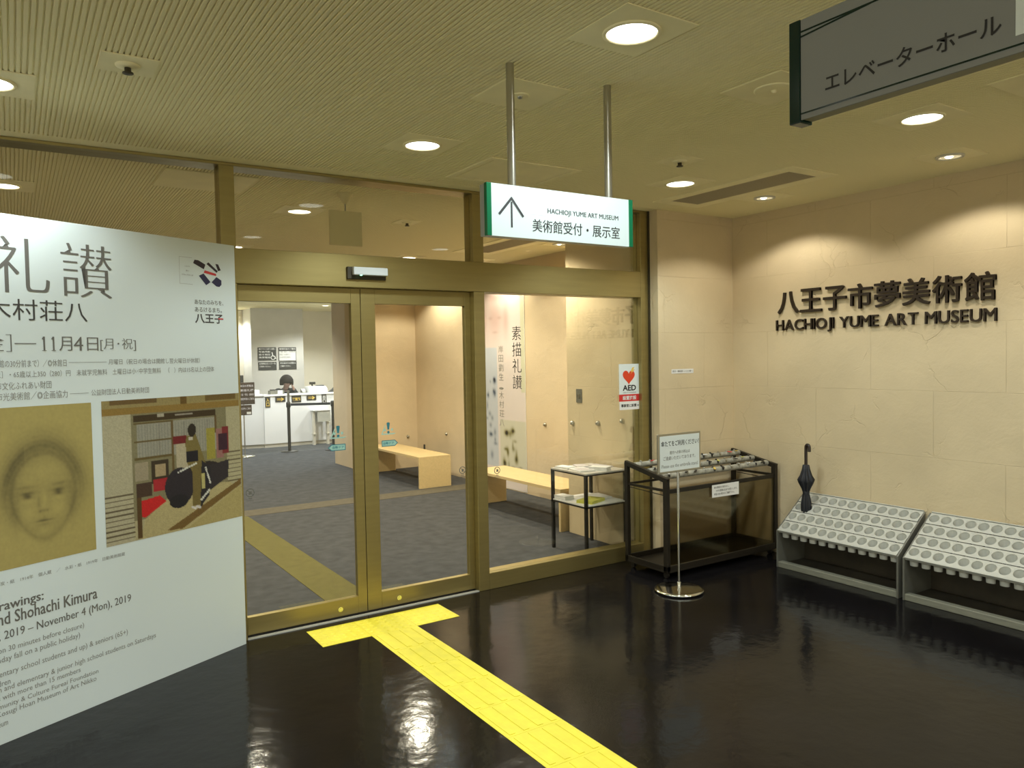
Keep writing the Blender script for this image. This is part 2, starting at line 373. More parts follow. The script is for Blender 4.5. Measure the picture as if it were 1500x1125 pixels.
def door(n, x0, x1, st_l, st_r):
    e = bpy.data.objects.new('door_%d' % n, None); COL.objects.link(e); e.location = ((x0 + x1) / 2, 0.075, 0); e['kind'] = 'structure'
    ORG[e.name] = Vector(e.location)
    f = MB(); f.box(x0, x0 + st_l, .055, .095, .010, 2.109); f.box(x1 - st_r, x1, .055, .095, .010, 2.109)
    f.box(x0 + st_l, x1 - st_r, .055, .095, .010, .118); f.box(x0 + st_l, x1 - st_r, .055, .095, 2.012, 2.109)
    obj('door_frame', f, 'bronze', e, bevel=.002)
    obj('glass_pane', bx(x0 + st_l, x1 - st_r, .071, .079, .118, 2.012), 'glass', e)
    lk = MB(); lx = -0.187 if n == 1 else 0.222
    lk.tube([(lx, .055, .056), (lx, .048, .056)], 0.016, 20); lk.tube([(lx, .048, .056), (lx, .045, .056)], 0.009, 16)
    o = obj('lock', lk, 'chrome', e); o['label'] = 'round silver lock'
    return e
door(1, -0.822, -0.002, .057, .062); door(2, 0.002, 0.815, .098, .045)
# ------------------------------------------------------------------ door sensor
t = thing('door_sensor', 'white automatic door sensor on the bronze beam above the doors', 'sensor', (0.02, -0.02, 2.2))
obj('back_plate', bx(-.111, .150, -.022, -.0005, 2.160, 2.238), 'bronze_dark', t, .004)
obj('cover', bx(-.083, .148, -.06, -.022, 2.184, 2.234), 'sensor', t, .006)
obj('status_light', bx(-.04, -.028, -.058, -.05, 2.180, 2.184), 'led', t)
# ------------------------------------------------------------------ ceiling fixtures
def lamp(parent, x, y, z, power, col, half, blend, r=0.06):
    L = bpy.data.lights.new('lamp', 'SPOT'); L.energy = power; L.color = col; L.spot_size = 2 * math.radians(half); L.spot_blend = blend; L.shadow_soft_size = r
    o = bpy.data.objects.new('lamp', L); COL.objects.link(o); o.parent = parent; o.location = Vector((x, y, z)) - org(parent)
    return o
def downlight(x, y, label, power, col, lens='lens', plate=True, half=72, r=.092):
    t = thing('downlight', label, 'ceiling light', (x, y, H), 'round downlights')
    if plate: obj('trim_plate', bx(x - .165, x + .165, y - .165, y + .165, H - .004, H), 'ceiling_flat', t)
    rg = MB().lathe([(r + .012, -.003), (r + .012, -.010), (r, -.012), (r - .002, -.006)], (x, y, H), 40)
    obj('trim_ring', rg, 'ceiling_flat', t)
    obj('lens', MB().lathe([(r - .002, -.0065), (r * .7, -.0085), (0.0001, -.0095)], (x, y, H), 40), lens, t)
    lamp(t, x, y, H - .10, power, col, half, 0.45, 0.088)
    return t
LB = [(0, -2.55, 'large round white downlight nearest to the camera in the upper middle of the ceiling'), (0, -.88, 'round white downlight over the sliding doors, left of the sign poles'),
      (1.94, -2.52, 'round white downlight just below the grey hanging sign'), (1.93, -.88, 'round white downlight beside the ceiling vent, right of the lit sign'),
      (-1.94, -.86, 'round white downlight cut off by the left edge of the picture, above the poster')]
for x, y, lb in LB: downlight(x, y, lb, P_DOWN, C_DOWN)
for x, y, lb in ((-1.94, -2.55, 'round lobby downlight just outside the picture, above the left of the camera'), (0, -4.22, 'round lobby downlight outside the picture, right beside the camera'),
                 (1.94, -4.22, 'round lobby downlight outside the picture, beyond its right edge'), (-1.94, -4.22, 'round lobby downlight outside the picture, straight above the camera'),
                 (-3.88, -.88, 'round lobby downlight outside the picture, far left by the glass front'), (-3.88, -2.55, 'round lobby downlight outside the picture, far left of the camera')):
    downlight(x, y, lb, P_DOWN, C_DOWN)
IB = [(0, 1.24, 'round downlight inside the museum, first one behind the glass over the doors'), (0, 3.35, 'round downlight inside the museum just right of the left mullion above the poster corner'),
      (1.93, 3.38, 'round downlight inside the museum low in the glass, right of the door sensor'), (-1.9, 1.25, 'round downlight inside the museum at the left edge of the picture'),
      (1.93, 1.24, 'round downlight inside the museum hidden behind the lit hanging sign'), (-1.9, 3.4, 'round downlight inside the museum behind the tall poster, second row'),
      (0.2, 5.6, 'round downlight inside the museum, third row ahead of the doors')]
for x, y, lb in IB: downlight(x, y, lb, P_INT, C_INT, 'lens_int', r=.085)
RB = [(0.6, 8.2, 'round downlight over the passage to the reception'), (2.0, 8.6, 'round downlight in front of the reception counter'), (3.7, 11.2, 'round downlight at the right end behind the reception counter'),
      (1.9, 12.86, 'round downlight by the lit strip of wall left of the notices'), (4.4, 9.0, 'round downlight right of the reception, behind the partition wall'), (2.5, 9.7, 'round downlight over the front edge of the reception counter')]
for x, y, lb in RB: downlight(x, y, lb, P_REC, C_REC, 'lens_int', plate=False, r=.085)
def wall_spot(x, y, label, power, col, half=68):
    t = thing('wall_washer', label, 'ceiling spotlight', (x, y, H), 'small spotlights')
    obj('trim_plate', bx(x - .15, x + .15, y - .15, y + .15, H - .004, H), 'ceiling_flat', t)
    obj('trim_ring', MB().lathe([(.078, -.004), (.078, -.011), (.064, -.014), (.062, -.008)], (x, y, H), 36), 'beige_metal', t)
    obj('reflector', MB().lathe([(.062, -.008), (.045, -.0065), (.0001, -.006)], (x, y, H), 24), 'spot_lens', t)
    obj('bulb', MB().lathe([(.0001, -.019), (.016, -.017), (.024, -.010), (.024, -.0075)], (x - .01, y, H), 20), 'bulb', t)
    lamp(t, x, y, H - .03, power, col, half, 0.28, 0.03)
    return t
wall_spot(2.84, -.84, 'small round spotlight in the ceiling beside the vent, washing the sign wall', P_SPOT, C_SPOT)
wall_spot(2.84, -2.19, 'small round spotlight in the ceiling nearer the right edge, above the museum name', P_SPOT, C_SPOT)
wall_spot(2.84, -3.54, 'small round spotlight outside the picture on the right', P_SPOT, C_SPOT)
wall_spot(2.87, 1.75, 'small spotlight inside the museum seen just below the lit sign', 46, C_INT)
wall_spot(2.80, 3.3, 'small spotlight inside the museum over the banner', 46, C_INT)
wall_spot(2.80, 4.9, 'small spotlight inside the museum over the far bench', 54, C_INT)
def vent(x0, x1, y0, y1, label):
    t = thing('ceiling_vent', label, 'air vent', ((x0 + x1) / 2, (y0 + y1) / 2, H), 'long ceiling vents')
    g = .095; f = MB()
    f.box(x0 - g, x0, y0 - g, y1 + g, H - .006, H); f.box(x1, x1 + g, y0 - g, y1 + g, H - .006, H)
    f.box(x0, x1, y0 - g, y0, H - .006, H); f.box(x0, x1, y1, y1 + g, H - .006, H)
    obj('vent_frame', f, 'ceiling_flat', t)
    s = MB(); s.box(x0, x1, y0, y1, H - .001, H)
    n = int((x1 - x0) / .02)
    for i in range(n): a = x0 + (i + .5) * (x1 - x0) / n; s.box(a - .003, a + .003, y0, y1, H - .005, H - .001)
    obj('grille', s, 'vent_dark', t)
vent(2.30, 2.585, -1.465, -.415, 'long dark ceiling vent in a pale frame right of the lit sign')
vent(2.25, 2.55, 1.45, 2.65, 'long dark ceiling vent inside the museum, seen through the glass under the lit sign')
def sprinkler(x, y, label):
    t = thing('sprinkler', label, 'sprinkler', (x, y, H), 'ceiling sprinklers')
    obj('trim_plate', bx(x - .10, x + .10, y - .10, y + .10, H - .004, H), 'ceiling_flat', t)
    obj('rose', MB().lathe([(.045, -.004), (.043, -.010), (.02, -.014), (.0001, -.014)], (x, y, H), 24), 'ceiling_flat', t)
    obj('head', MB().lathe([(.012, -.014), (.012, -.03), (.02, -.032), (.02, -.036), (.0001, -.036)], (x, y, H), 16), 'bronze_dark', t)
sprinkler(-1.48, -1.33, 'small dark sprinkler head on the ribbed ceiling above the poster')
sprinkler(1.49, -1.31, 'small dark sprinkler head on the ceiling between the sign pole and the vent')
sprinkler(.94, 1.31, 'small sprinkler head on the ceiling inside the museum')
def speaker(x, y, label, r):
    t = thing('ceiling_speaker', label, 'ceiling plate', (x, y, H))
    obj('trim_plate', bx(x - .16, x + .16, y - .16, y + .16, H - .004, H), 'ceiling_flat', t)
    obj('cover', MB().lathe([(r, -.004), (r, -.008), (r * .9, -.010), (.0001, -.010)], (x, y, H), 32), 'ceiling_flat', t)
    obj('sensor_eye', MB().lathe([(.012, -.010), (.010, -.018), (.0001, -.021)], (x, y, H), 16), 'steel' if r < .05 else 'ceiling_flat', t)
speaker(.02, -1.80, 'square pale ceiling plate with a small detector beside the left sign pole', .04)
speaker(.94, -2.42, 'square ceiling plate with a round cover left of the grey hanging sign', .085)
t = thing('ceiling_hatch', 'square access hatch in the ceiling behind the lit hanging sign', 'ceiling hatch', (.8, -.55, H))
f = MB()
for a in ((.46, 1.12, -.84, -.80), (.46, 1.12, -.32, -.28), (.46, .50, -.80, -.32), (1.08, 1.12, -.80, -.32)): f.box(*a, H - .006, H)
obj('hatch_frame', f, 'ceiling_flat', t); obj('panel', bx(.51, 1.07, -.79, -.33, H - .003, H), 'ceiling_flat', t)
t = thing('ceiling_vent', 'square pale ceiling diffuser inside the museum at the left mullion', 'air vent', (-.85, .55, H))
obj('diffuser', bx(-1.1, -.55, .30, .80, H - .008, H), 'ceiling_flat', t, .003)
t = thing('ceiling_plate', 'square ceiling plate at the right edge beyond the grey sign', 'ceiling plate', (1.95, -3.35, H))
obj('trim_plate', bx(1.72, 2.15, -3.35, -2.93, H - .004, H), 'ceiling_flat', t)
# ------------------------------------------------------------------ lit hanging sign
t = thing('hanging_sign', 'lit white hanging sign with an upward arrow and green ends', 'sign', (0.02, -2.07, 2.22))
SF = Frame((0, -2.105, 0), (1, 0, 0))
obj('light_box', bx(-.349, .386, -2.1045, -2.056, 2.122, 2.322), 'sign_side', t, .002)
obj('face_panel', bx(-.3295, .3665, -2.111, -2.105, 2.1215, 2.3225), 'sign_face', t)
o = obj('end_cap', bx(-.352, -.330, -2.113, -2.092, 2.1205, 2.3235), 'green', t, .002); o['label'] = 'dark green end cap'
o = obj('end_cap', bx(.367, .389, -2.113, -2.092, 2.1205, 2.3235), 'green', t, .002); o['label'] = 'dark green end cap'
for x in (-.211, .285): obj('pole', MB().tube([(x, -2.075, 2.3225), (x, -2.075, H)], .0165, 16), 'steel', t)
D = .0075
a = MB()
def stroke(mb, fr, p, q, wd, d):
    p, q = Vector(p), Vector(q); dr = (q - p).normalized(); nn = Vector((-dr.y, dr.x)) * wd / 2
    return mb.flat([p + nn, p - nn, q - nn, q + nn], fr, d)
stroke(a, SF, (-.2385, 2.158), (-.2385, 2.258), .008, D)
stroke(a, SF, (-.297, 2.205), (-.236, 2.274), .010, D + .0002); stroke(a, SF, (-.184, 2.203), (-.241, 2.274), .010, D + .0004)
obj('arrow', a, 'ink_black', t, fix=False)
text('english_lettering', 'HACHIOJI YUME ART MUSEUM', SF, (-.066, .306, 2.2225, 2.2475), 'ink_black', t, D, contrast=.014)
text('japanese_lettering', '美術館受付・展示室', SF, (-.141, .313, 2.150, 2.200), 'ink_black', t, D, contrast=.008)
obj('blank_patch', MB().flat([(-.155, 2.218), (-.07, 2.218), (-.07, 2.29), (-.155, 2.29)], SF, .0068), 'patch', t, fix=False)
# ------------------------------------------------------------------ unlit elevator sign
t = thing('hanging_sign', 'unlit grey hanging sign with katakana lettering, upper right corner', 'sign', (-.36, -3.8, 2.28))
EF = Frame((-.38, 0, 0), (0, -1, 0))
obj('light_box', bx(-.379, -.345, -4.12, -3.532, 2.176, 2.395), 'sign_back', t, .002)
obj('face_panel', bx(-.384, -.3795, -4.12, -3.532, 2.175, 2.396), 'sign_grey', t)
o = obj('end_cap', bx(-.386, -.342, -3.531, -3.502, 2.170, 2.398), 'green_dark', t, .002); o['label'] = 'dark green end cap'
o = obj('end_cap', bx(-.386, -.342, -4.15, -4.121, 2.170, 2.398), 'green_dark', t, .002); o['label'] = 'dark green end cap'
for y in (-3.67, -3.99): obj('pole', MB().tube([(-.362, y, 2.395), (-.362, y, H)], .0165, 16), 'steel', t)
text('lettering', 'エレベーターホール', EF, (3.594, 3.950, 2.2185, 2.2555), 'ink_black', t, .005, bold=.012)
g = MB(); stroke(g, EF, (3.532, 2.1885), (4.12, 2.1885), .0035, .0048)
stroke(g, EF, (3.532, 2.3695), (4.12, 2.3695), .004, .0048); stroke(g, EF, (3.532, 2.3585), (3.70, 2.369), .004, .005)
obj('border_line', g, 'green_dark', t, fix=False)
obj('blank_patch', MB().flat([(3.973, 2.205), (4.06, 2.205), (4.06, 2.29), (3.973, 2.29)], EF, .0049), 'poster', t, fix=False)
# ------------------------------------------------------------------ museum name on the wall
t = thing('wall_sign', 'dark raised lettering of the museum name on the beige sign wall', 'sign', (XR, -1.4, 1.98))
kan = '八王子市夢美術館'; u0, u1 = .578, 2.229; pit = (u1 - u0 + .012) / 8
for i, ch in enumerate(kan):
    a = u0 + i * pit; mb = MB()
    hgt = (1.958, 2.142) if ch != '八' else (1.958, 2.132)
    put_text(mb, ch, RIGHT, a, a + pit - .016, *hgt, d=.006, fat=.0105, extrude=.018, res=4)
    obj('kanji_character', mb, 'letter', t, fix=True)
eng = 'HACHIOJI YUME ART MUSEUM'
adv = {}
def adv_w(ch):
    if ch == ' ': return .30
    vv, _ = glyphs(ch); return max(p[0] for p in vv) - min(p[0] for p in vv) + .085
ws = [adv_w(c) for c in eng]; tot = sum(ws) - .085; sc = (2.230 - .558) / tot; a = .558
for c, wd in zip(eng, ws):
    if c != ' ':
        z0 = 1.800 if c == 'J' else 1.824
        obj('latin_letter', put_text(MB(), c, RIGHT, a, a + (wd - .085) * sc, z0, 1.908, d=.006, fat=.006, extrude=.014, res=4), 'letter', t, fix=True)
    a += wd * sc
# ------------------------------------------------------------------ exhibition poster panel
PR = Vector((1.196, .6, 0)).normalized()
PF = Frame((-0.8, -.046, 0), PR)
t = thing('poster_panel', 'tall white exhibition poster board standing on the floor at left', 'poster', tuple(PF.p(-1.0, 0, -.015)))
PW = 1.95
obj('board', MB().prism([(-PW, 0.0), (0, 0.0), (0, 2.32), (-PW, 2.32)], PF, -.03, 0), 'poster', t, .001)
def pt(name, body, uL, uR, z0, z1, m='ink', **k): return text(name, body, PF, (-uL, -uR, z0, z1), m, t, **k)
pt('title_lettering', '礼', 1.292, 1.047, 1.978, 2.222, bold=-.016, contrast=.011, res=5)
pt('title_lettering', '讃', .994, .745, 1.974, 2.226, bold=-.016, contrast=.011, res=5)
pt('name_lettering', '木村荘八', 1.327, .877, 1.856, 1.950, bold=-.006, contrast=.006, m='ink_dark')
pt('date_lettering', '金］', 1.340, 1.222, 1.716, 1.792, bold=-.012, contrast=.006)
a = MB(); stroke(a, PF, (-1.21, 1.752), (-1.118, 1.752), .004, .001); obj('date_lettering', a, 'ink', t, fix=False)
for L in (1.094, 1.052):
    a = MB(); X = -L
    a.flat([(X + .007, 1.719), (X + .015, 1.719), (X + .015, 1.784), (X + .007, 1.784)], PF, .001); a.flat([(X + .001, 1.773), (X + .0065, 1.770), (X + .0065, 1.778), (X + .0065, 1.784)], PF, .0011); a.flat([(X + .001, 1.719), (X + .021, 1.719), (X + .021, 1.7215), (X + .001, 1.7215)], PF, .0012)
    obj('date_lettering', a, 'ink', t, fix=False)
pt('date_lettering', '月', 1.016, .955, 1.719, 1.785, bold=-.008, contrast=.008)
pt('date_lettering', '4', .948, .903, 1.719, 1.785, bold=-.008, contrast=.010)
pt('date_lettering', '日', .884, .828, 1.719, 1.783, bold=-.008, contrast=.008)
pt('date_lettering', '[月･祝]', .818, .632, 1.718, 1.780, bold=-.012, contrast=.006)
for body, L, Rr, z0, z1 in (
    ('開館の30分前まで）／◎休館日', 1.30, .985, 1.646, 1.680), ('月曜日（祝日の場合は開館し翌火曜日が休館）', .780, .256, 1.650, 1.678),
    ('以上］・65歳以上350（280）円　未就学児無料　土曜日は小･中学生無料　（　）内は15名以上の団体', 1.32, .165, 1.600, 1.630),
    ('市文化ふれあい財団', 1.295, 1.058, 1.548, 1.582), ('市光美術館／◎企画協力', 1.295, .985, 1.500, 1.536), ('公益財団法人日動美術財団', .872, .568, 1.502, 1.532)):
    pt('detail_lettering', body, L, Rr, z0, z1, 'ink_light', res=2)
a = MB(); stroke(a, PF, (-.975, 1.664), (-.79, 1.664), .002, .001); stroke(a, PF, (-.975, 1.517), (-.885, 1.517), .002, .001); obj('detail_lettering', a, 'ink_light', t, fix=False)
for body, L, Rr, z0, z1, mm, kw in (
    ('Drawings:', 1.362, 1.130, .572, .626, 'ink', dict(bold=.006, contrast=.012)), ('and Shohachi Kimura', 1.352, .880, .520, .575, 'ink', dict(bold=.006, contrast=.012)),
    ('Fri), 2019 – November 4 (Mon), 2019', 1.385, .707, .445, .494, 'ink', dict(contrast=.008)),
    ('admission 30 minutes before closure)', 1.42, .950, .392, .424, 'ink_light', {}), ('if Monday fall on a public holiday)', 1.40, .971, .350, .384, 'ink_light', {}),
    ('elementary school students and up) & seniors (65+)', 1.39, .731, .288, .322, 'ink_light', {}), ('children', 1.375, 1.285, .255, .280, 'ink_light', {}),
    ('children and elementary & junior high school students on Saturdays', 1.42, .578, .222, .254, 'ink_light', {}), ('groups with more than 15 members', 1.41, .975, .186, .216, 'ink_light', {}),
    ('Community & Culture Fureai Foundation', 1.40, .889, .150, .178, 'ink_light', {}), ('Kosugi Hoan Museum of Art Nikko', 1.345, .900, .116, .146, 'ink_light', {}), ('Museum', 1.38, 1.302, .078, .104, 'ink_light', {})):
    pt('english_lettering', body, L, Rr, z0, z1, mm, res=2, **kw)
pt('caption_lettering', '木炭・紙　1914年　個人蔵　／　水彩・紙　1919年　日動美術館蔵', 1.33, .731, .694, .712, 'ink_light', res=2)
# ribbon mark and slogan
lg = MB()
def lp(pts, z=.0012): return [( -(.279 - (x - 360) / 300 * .185), 2.214 - (y - 180) / 345 * .139) for x, y in pts]
lg.cur = 0
for q in (((376, 181), (415, 183), (488, 232), (470, 298), (360, 228)), ((520, 195), (618, 305), (606, 330), (500, 222)), ((595, 207), (625, 210), (652, 290), (622, 303))): lg.flat(lp(q), PF, .001)
lg.cur = 1
for q in (((466, 356), (537, 466), (490, 513), (415, 392)), ((602, 388), (655, 430), (655, 490), (632, 523), (600, 520), (548, 466))): lg.flat(lp(q), PF, .001)
lg.cur = 2
lg.flat(lp(((480, 310), (600, 345), (600, 376), (466, 346))), PF, .0011)
o = obj('ribbon_emblem', lg, ['ink_maroon', 'ink_violet', 'red'], t, fix=False); o['label'] = 'dark ribbon emblem with a red bar'
bxl = MB()
for p, q in (((-.365, 2.222), (-.285, 2.222)), ((-.365, 2.078), (-.285, 2.078)), ((-.365, 2.222), (-.365, 2.078))): stroke(bxl, PF, p, q, .0012, .001)
obj('label_box', bxl, 'ink_light', t, fix=False)
pt('label_lettering', '八王子市', .335, .300, 2.170, 2.177, 'ink_light', res=1); pt('label_lettering', '夢の', .325, .305, 2.144, 2.154, 'ink_light', res=1); pt('label_lettering', 'Hachioji', .350, .282, 2.122, 2.132, 'ink_light', res=1)
pt('slogan_lettering', 'あなたのみちを、', .277, .088, 1.972, 1.998, 'ink', bold=.008); pt('slogan_lettering', 'あるけるまち。', .277, .100, 1.930, 1.957, 'ink', bold=.008)
pt('slogan_lettering', '八王子', .278, .092, 1.868, 1.920, 'ink_dark', bold=.025)
a = MB(); stroke(a, PF, (-.126, 1.896), (-.095, 1.896), .007, .0014); obj('slogan_lettering', a, 'red', t, fix=False)
# printed pictures (generic stand-ins)
def portrait(wd=130, h=186):
    X, Y = np.meshgrid(np.linspace(-1, 1, wd), np.linspace(-1, 1, h))      # a plain sketched child's face
    rng = np.random.RandomState(3); base = np.array([.42, .335, .10]); D_ = np.zeros((h, wd))
    def g(cx, cy, sx, sy, a): return a * np.exp(-(((X - cx) / sx) ** 2 + ((Y - cy) / sy) ** 2))
    def blur(a, n):
        for _ in range(n): a = (a + np.roll(a, 1, 0) + np.roll(a, -1, 0) + np.roll(a, 1, 1) + np.roll(a, -1, 1)) / 5
        return a
    fx, fy = .04, .16
    r = np.sqrt(((X - fx) / np.where(Y > fy, .60 - .20 * np.clip(Y - fy, 0, 1) , .60)) ** 2 + ((Y - fy) / .56) ** 2)
    tex = blur(rng.rand(h, wd), 2); tex = (tex - tex.mean()) / tex.std()
    strands = np.sin(58 * r + 5 * np.arctan2(Y - .2, X - fx) + 1.5 * np.sin(5 * X + 3 * Y)) * .5 + .5
    hair = np.exp(-((r - 1.16) / .17) ** 2) * np.clip(1.0 - (Y + .15) / .75, .0, 1)
    D_ += .50 * blur(hair * (.82 + .18 * strands), 2) * (1 + .25 * (X < -.3))
    D_ += .17 * np.clip(1.1 - (Y + .1) / .8, .1, 1) * np.exp(-((r - 1.42) / .22) ** 2) * (.80 + .20 * strands)
    D_ += .09 * np.exp(-((r - .98) / .06) ** 2) + (.13 + .13 * np.clip(r, 0, 1.2) ** 5) / (1 + np.exp((r - 1.03) / .045))
    for ex, k in ((-.27, -1), (.30, 1)):
        D_ += g(ex, .10, .13, .020, .30) + g(ex, .135, .075, .028, .46) + g(ex, .16, .12, .018, .16) + g(ex + .03 * k, .02, .16, .024, .20)
        D_ += g(ex, .08, .19, .06, .14) - g(ex, .21, .12, .03, .08)
    D_ += g(-.07, .24, .035, .10, .16) + g(.015, .345, .09, .022, .24) + g(-.05, .355, .022, .016, .22) + g(.09, .35, .022, .016, .18)
    D_ += g(.015, .475, .15, .014, .44) + g(.015, .455, .11, .02, .14) + g(.02, .525, .10, .022, .16) + g(.02, .43, .025, .03, .08)
    D_ -= g(-.25, .36, .17, .10, .13) + g(.28, .34, .14, .09, .13) + g(.04, .22, .035, .12, .13) + g(.05, -.16, .30, .10, .10) + g(.03, .61, .12, .04, .10)
    D_ += g(-.50, .30, .09, .28, .18) + g(.55, .26, .10, .28, .18) + .020 * tex
    return base[None, None] * (1 - np.clip(D_, -.30, .80))[..., None] + np.array([.0, .0, .012])
def interior_scene(wd=190, h=170):
    X, Y = np.meshgrid(np.linspace(0, 1, wd), np.linspace(0, 1, h)); im = np.zeros((h, wd, 3)); im[:] = (.42, .36, .20)
    rng = np.random.RandomState(5)
    def rect(a, b, c, d, col): im[(X >= a) & (X <= b) & (Y >= c) & (Y <= d)] = col
    def poly(pts, col):
        ins = np.zeros((h, wd), bool); n = len(pts)
        for i in range(n):
            (x1, y1), (x2, y2) = pts[i], pts[(i + 1) % n]
            if y1 != y2: ins ^= ((Y > y1) != (Y > y2)) & (X < (x2 - x1) * (Y - y1) / (y2 - y1) + x1)
        im[ins] = col
    def ell(cx, cy, rx, ry, col): im[((X - cx) / rx) ** 2 + ((Y - cy) / ry) ** 2 < 1] = col
    rect(0, 1, 0, .055, (.30, .23, .09)); rect(.05, .36, 0, .03, (.15, .09, .03)); rect(.72, .97, 0, .045, (.16, .10, .03)); rect(.53, .58, 0, .06, (.14, .08, .02))
    rect(0, 1, .055, .105, (.27, .165, .04))
    rect(0, .185, .105, 1, (.43, .38, .24)); rect(.88, 1, .105, .8, (.42, .37, .22))
    for k in range(10): rect(0, .19, .66 + k * .034, .669 + k * .034, (.12, .09, .05)); rect(.885, 1, .46 + k * .033, .468 + k * .033, (.14, .11, .06))
    rect(.185, .885, .105, .86, (.22, .19, .10)); rect(.2, .80, .115, .165, (.055, .035, .015)); rect(.36, .41, .118, .14, (.4, .35, .25)); rect(.49, .62, .125, .14, (.3, .26, .2))
    rect(.22, .80, .175, .43, (.31, .29, .22))
    for k in range(28): rect(.23 + k * .02, .236 + k * .02, .185, .43, (.24, .22, .17))
    for yy in (.17, .30, .42): rect(.2, .47, yy, yy + .012, (.13, .09, .03))
    rect(.46, .475, .17, .6, (.14, .09, .03)); rect(.79, .805, .165, .3, (.13, .08, .03))
    poly([(.22, 1), (.26, .86), (.5, .68), (.9, .7), (1, .78), (1, 1)], (.44, .36, .17)); poly([(.40, .98), (1, .69), (1, .735), (.52, .99)], (.17, .10, .03))
    poly([(.55, 1), (1, .74), (1, 1)], (.40, .32, .13))
    rect(.47, .57, .29, .35, (.16, .02, .02)); rect(.49, .58, .35, .56, (.44, .37, .24)); rect(.72, .79, .26, .5, (.32, .27, .05)); rect(.80, .86, .27, .5, (.30, .14, .12)); rect(.85, .90, .26, .47, (.20, .03, .03))
    rect(.82, .89, .31, .44, (.05, .02, .03)); rect(.20, .29, .45, .58, (.33, .27, .17)); rect(.31, .43, .45, .62, (.05, .035, .02)); rect(.335, .41, .485, .57, (.38, .28, .15)); rect(.32, .42, .59, .68, (.38, .025, .03))
    ell(.70, .62, .17, .11, (.03, .022, .02)); poly([(.73, .55), (.90, .52), (.89, .66), (.74, .74)], (.035, .028, .03))
    poly([(.22, .73), (.36, .71), (.41, .76), (.26, .85), (.22, .84)], (.55, .02, .02)); rect(.205, .235, .62, .99, (.10, .055, .02)); rect(.205, .31, .60, .70, (.07, .04, .025))
    ell(.51, .67, .11, .14, (.03, .024, .028)); ell(.50, .78, .07, .05, (.02, .018, .02))
    poly([(.57, .30), (.64, .29), (.71, .52), (.62, .6), (.565, .5), (.56, .36)], (.19, .145, .045)); ell(.612, .26, .032, .05, (.03, .022, .015)); rect(.585, .615, .31, .335, (.5, .45, .36))
    rect(.565, .655, .42, .50, (.02, .017, .02)); poly([(.61, .52), (.68, .5), (.67, .84), (.60, .84)], (.17, .125, .04)); poly([(.68, .5), (.75, .56), (.73, .78), (.66, .86)], (.025, .022, .025))
    rect(.675, .70, .60, .72, (.46, .40, .15))
    for k in range(9): ell(.50 + .017 * k, .565 - .006 * k, .008, .009, (.6, .58, .5)); ell(.71 + .004 * k, .56 + .015 * k, .007, .008, (.6, .58, .5))
    for k in range(6): ell(.73 - .012 * k, .74 + .012 * k, .009, .009, (.6, .58, .5)); ell(.60 + .011 * k, .845 + .006 * (k % 3), .009, .010, (.6, .55, .5))
    im *= (.88 + .24 * rng.rand(h, wd, 1)); return im
picture('portrait_print', PF, -1.36, -.876, .759, 1.470, portrait(), 'picture', t, .0010)
picture('interior_print', PF, -.825, -.002, .755, 1.472, interior_scene(), 'picture', t, .0010)
# ------------------------------------------------------------------ tactile paving
t = thing('tactile_paving', 'yellow tactile paving strip leading to the sliding doors', 'tactile paving', (0, -.2, 0))
y1 = -.066
def dot_tile(x):
    mb = bx(x - .1492, x + .1492, y1 - .3, y1 - .0008, 0.0, .0022)
    for i in range(6):
        for j in range(6):
            mb.lathe([(.016, .0022), (.011, .0048), (.0001, .0050)], (x - .125 + i * .05, y1 - .025 - j * .05, 0), 10)
    obj('warning_tile', mb, 'yellow', t)
for x in (-.3, 0, .3): dot_tile(x)
for k in range(12):
    ya = y1 - .3 - k * .3; mb = bx(-.1495, .1495, ya - .2995, ya - .0003, 0.0, .0022)
    for i in range(4):
        xx = -.1125 + i * .075; mb.box(xx - .015, xx + .015, ya - .285, ya - .015, .0022, .0048)
    obj('guide_tile', mb, 'yellow', t, .0012)
t = thing('carpet_path', 'muted beige guide strip in the grey carpet leading from the doors', 'carpet strip', (0, 2, 0))
obj('strip', bx(-.15, .15, .40, 3.72, 0.0, .003), 'carpet_strip', t)
t = thing('carpet_path', 'faint pale strip crossing the grey carpet in front of the far bench', 'carpet strip', (1.5, 4, 0))
obj('strip', bx(-.3, 3.2, 3.73, 4.06, 0.0, .003), 'carpet_pale', t)
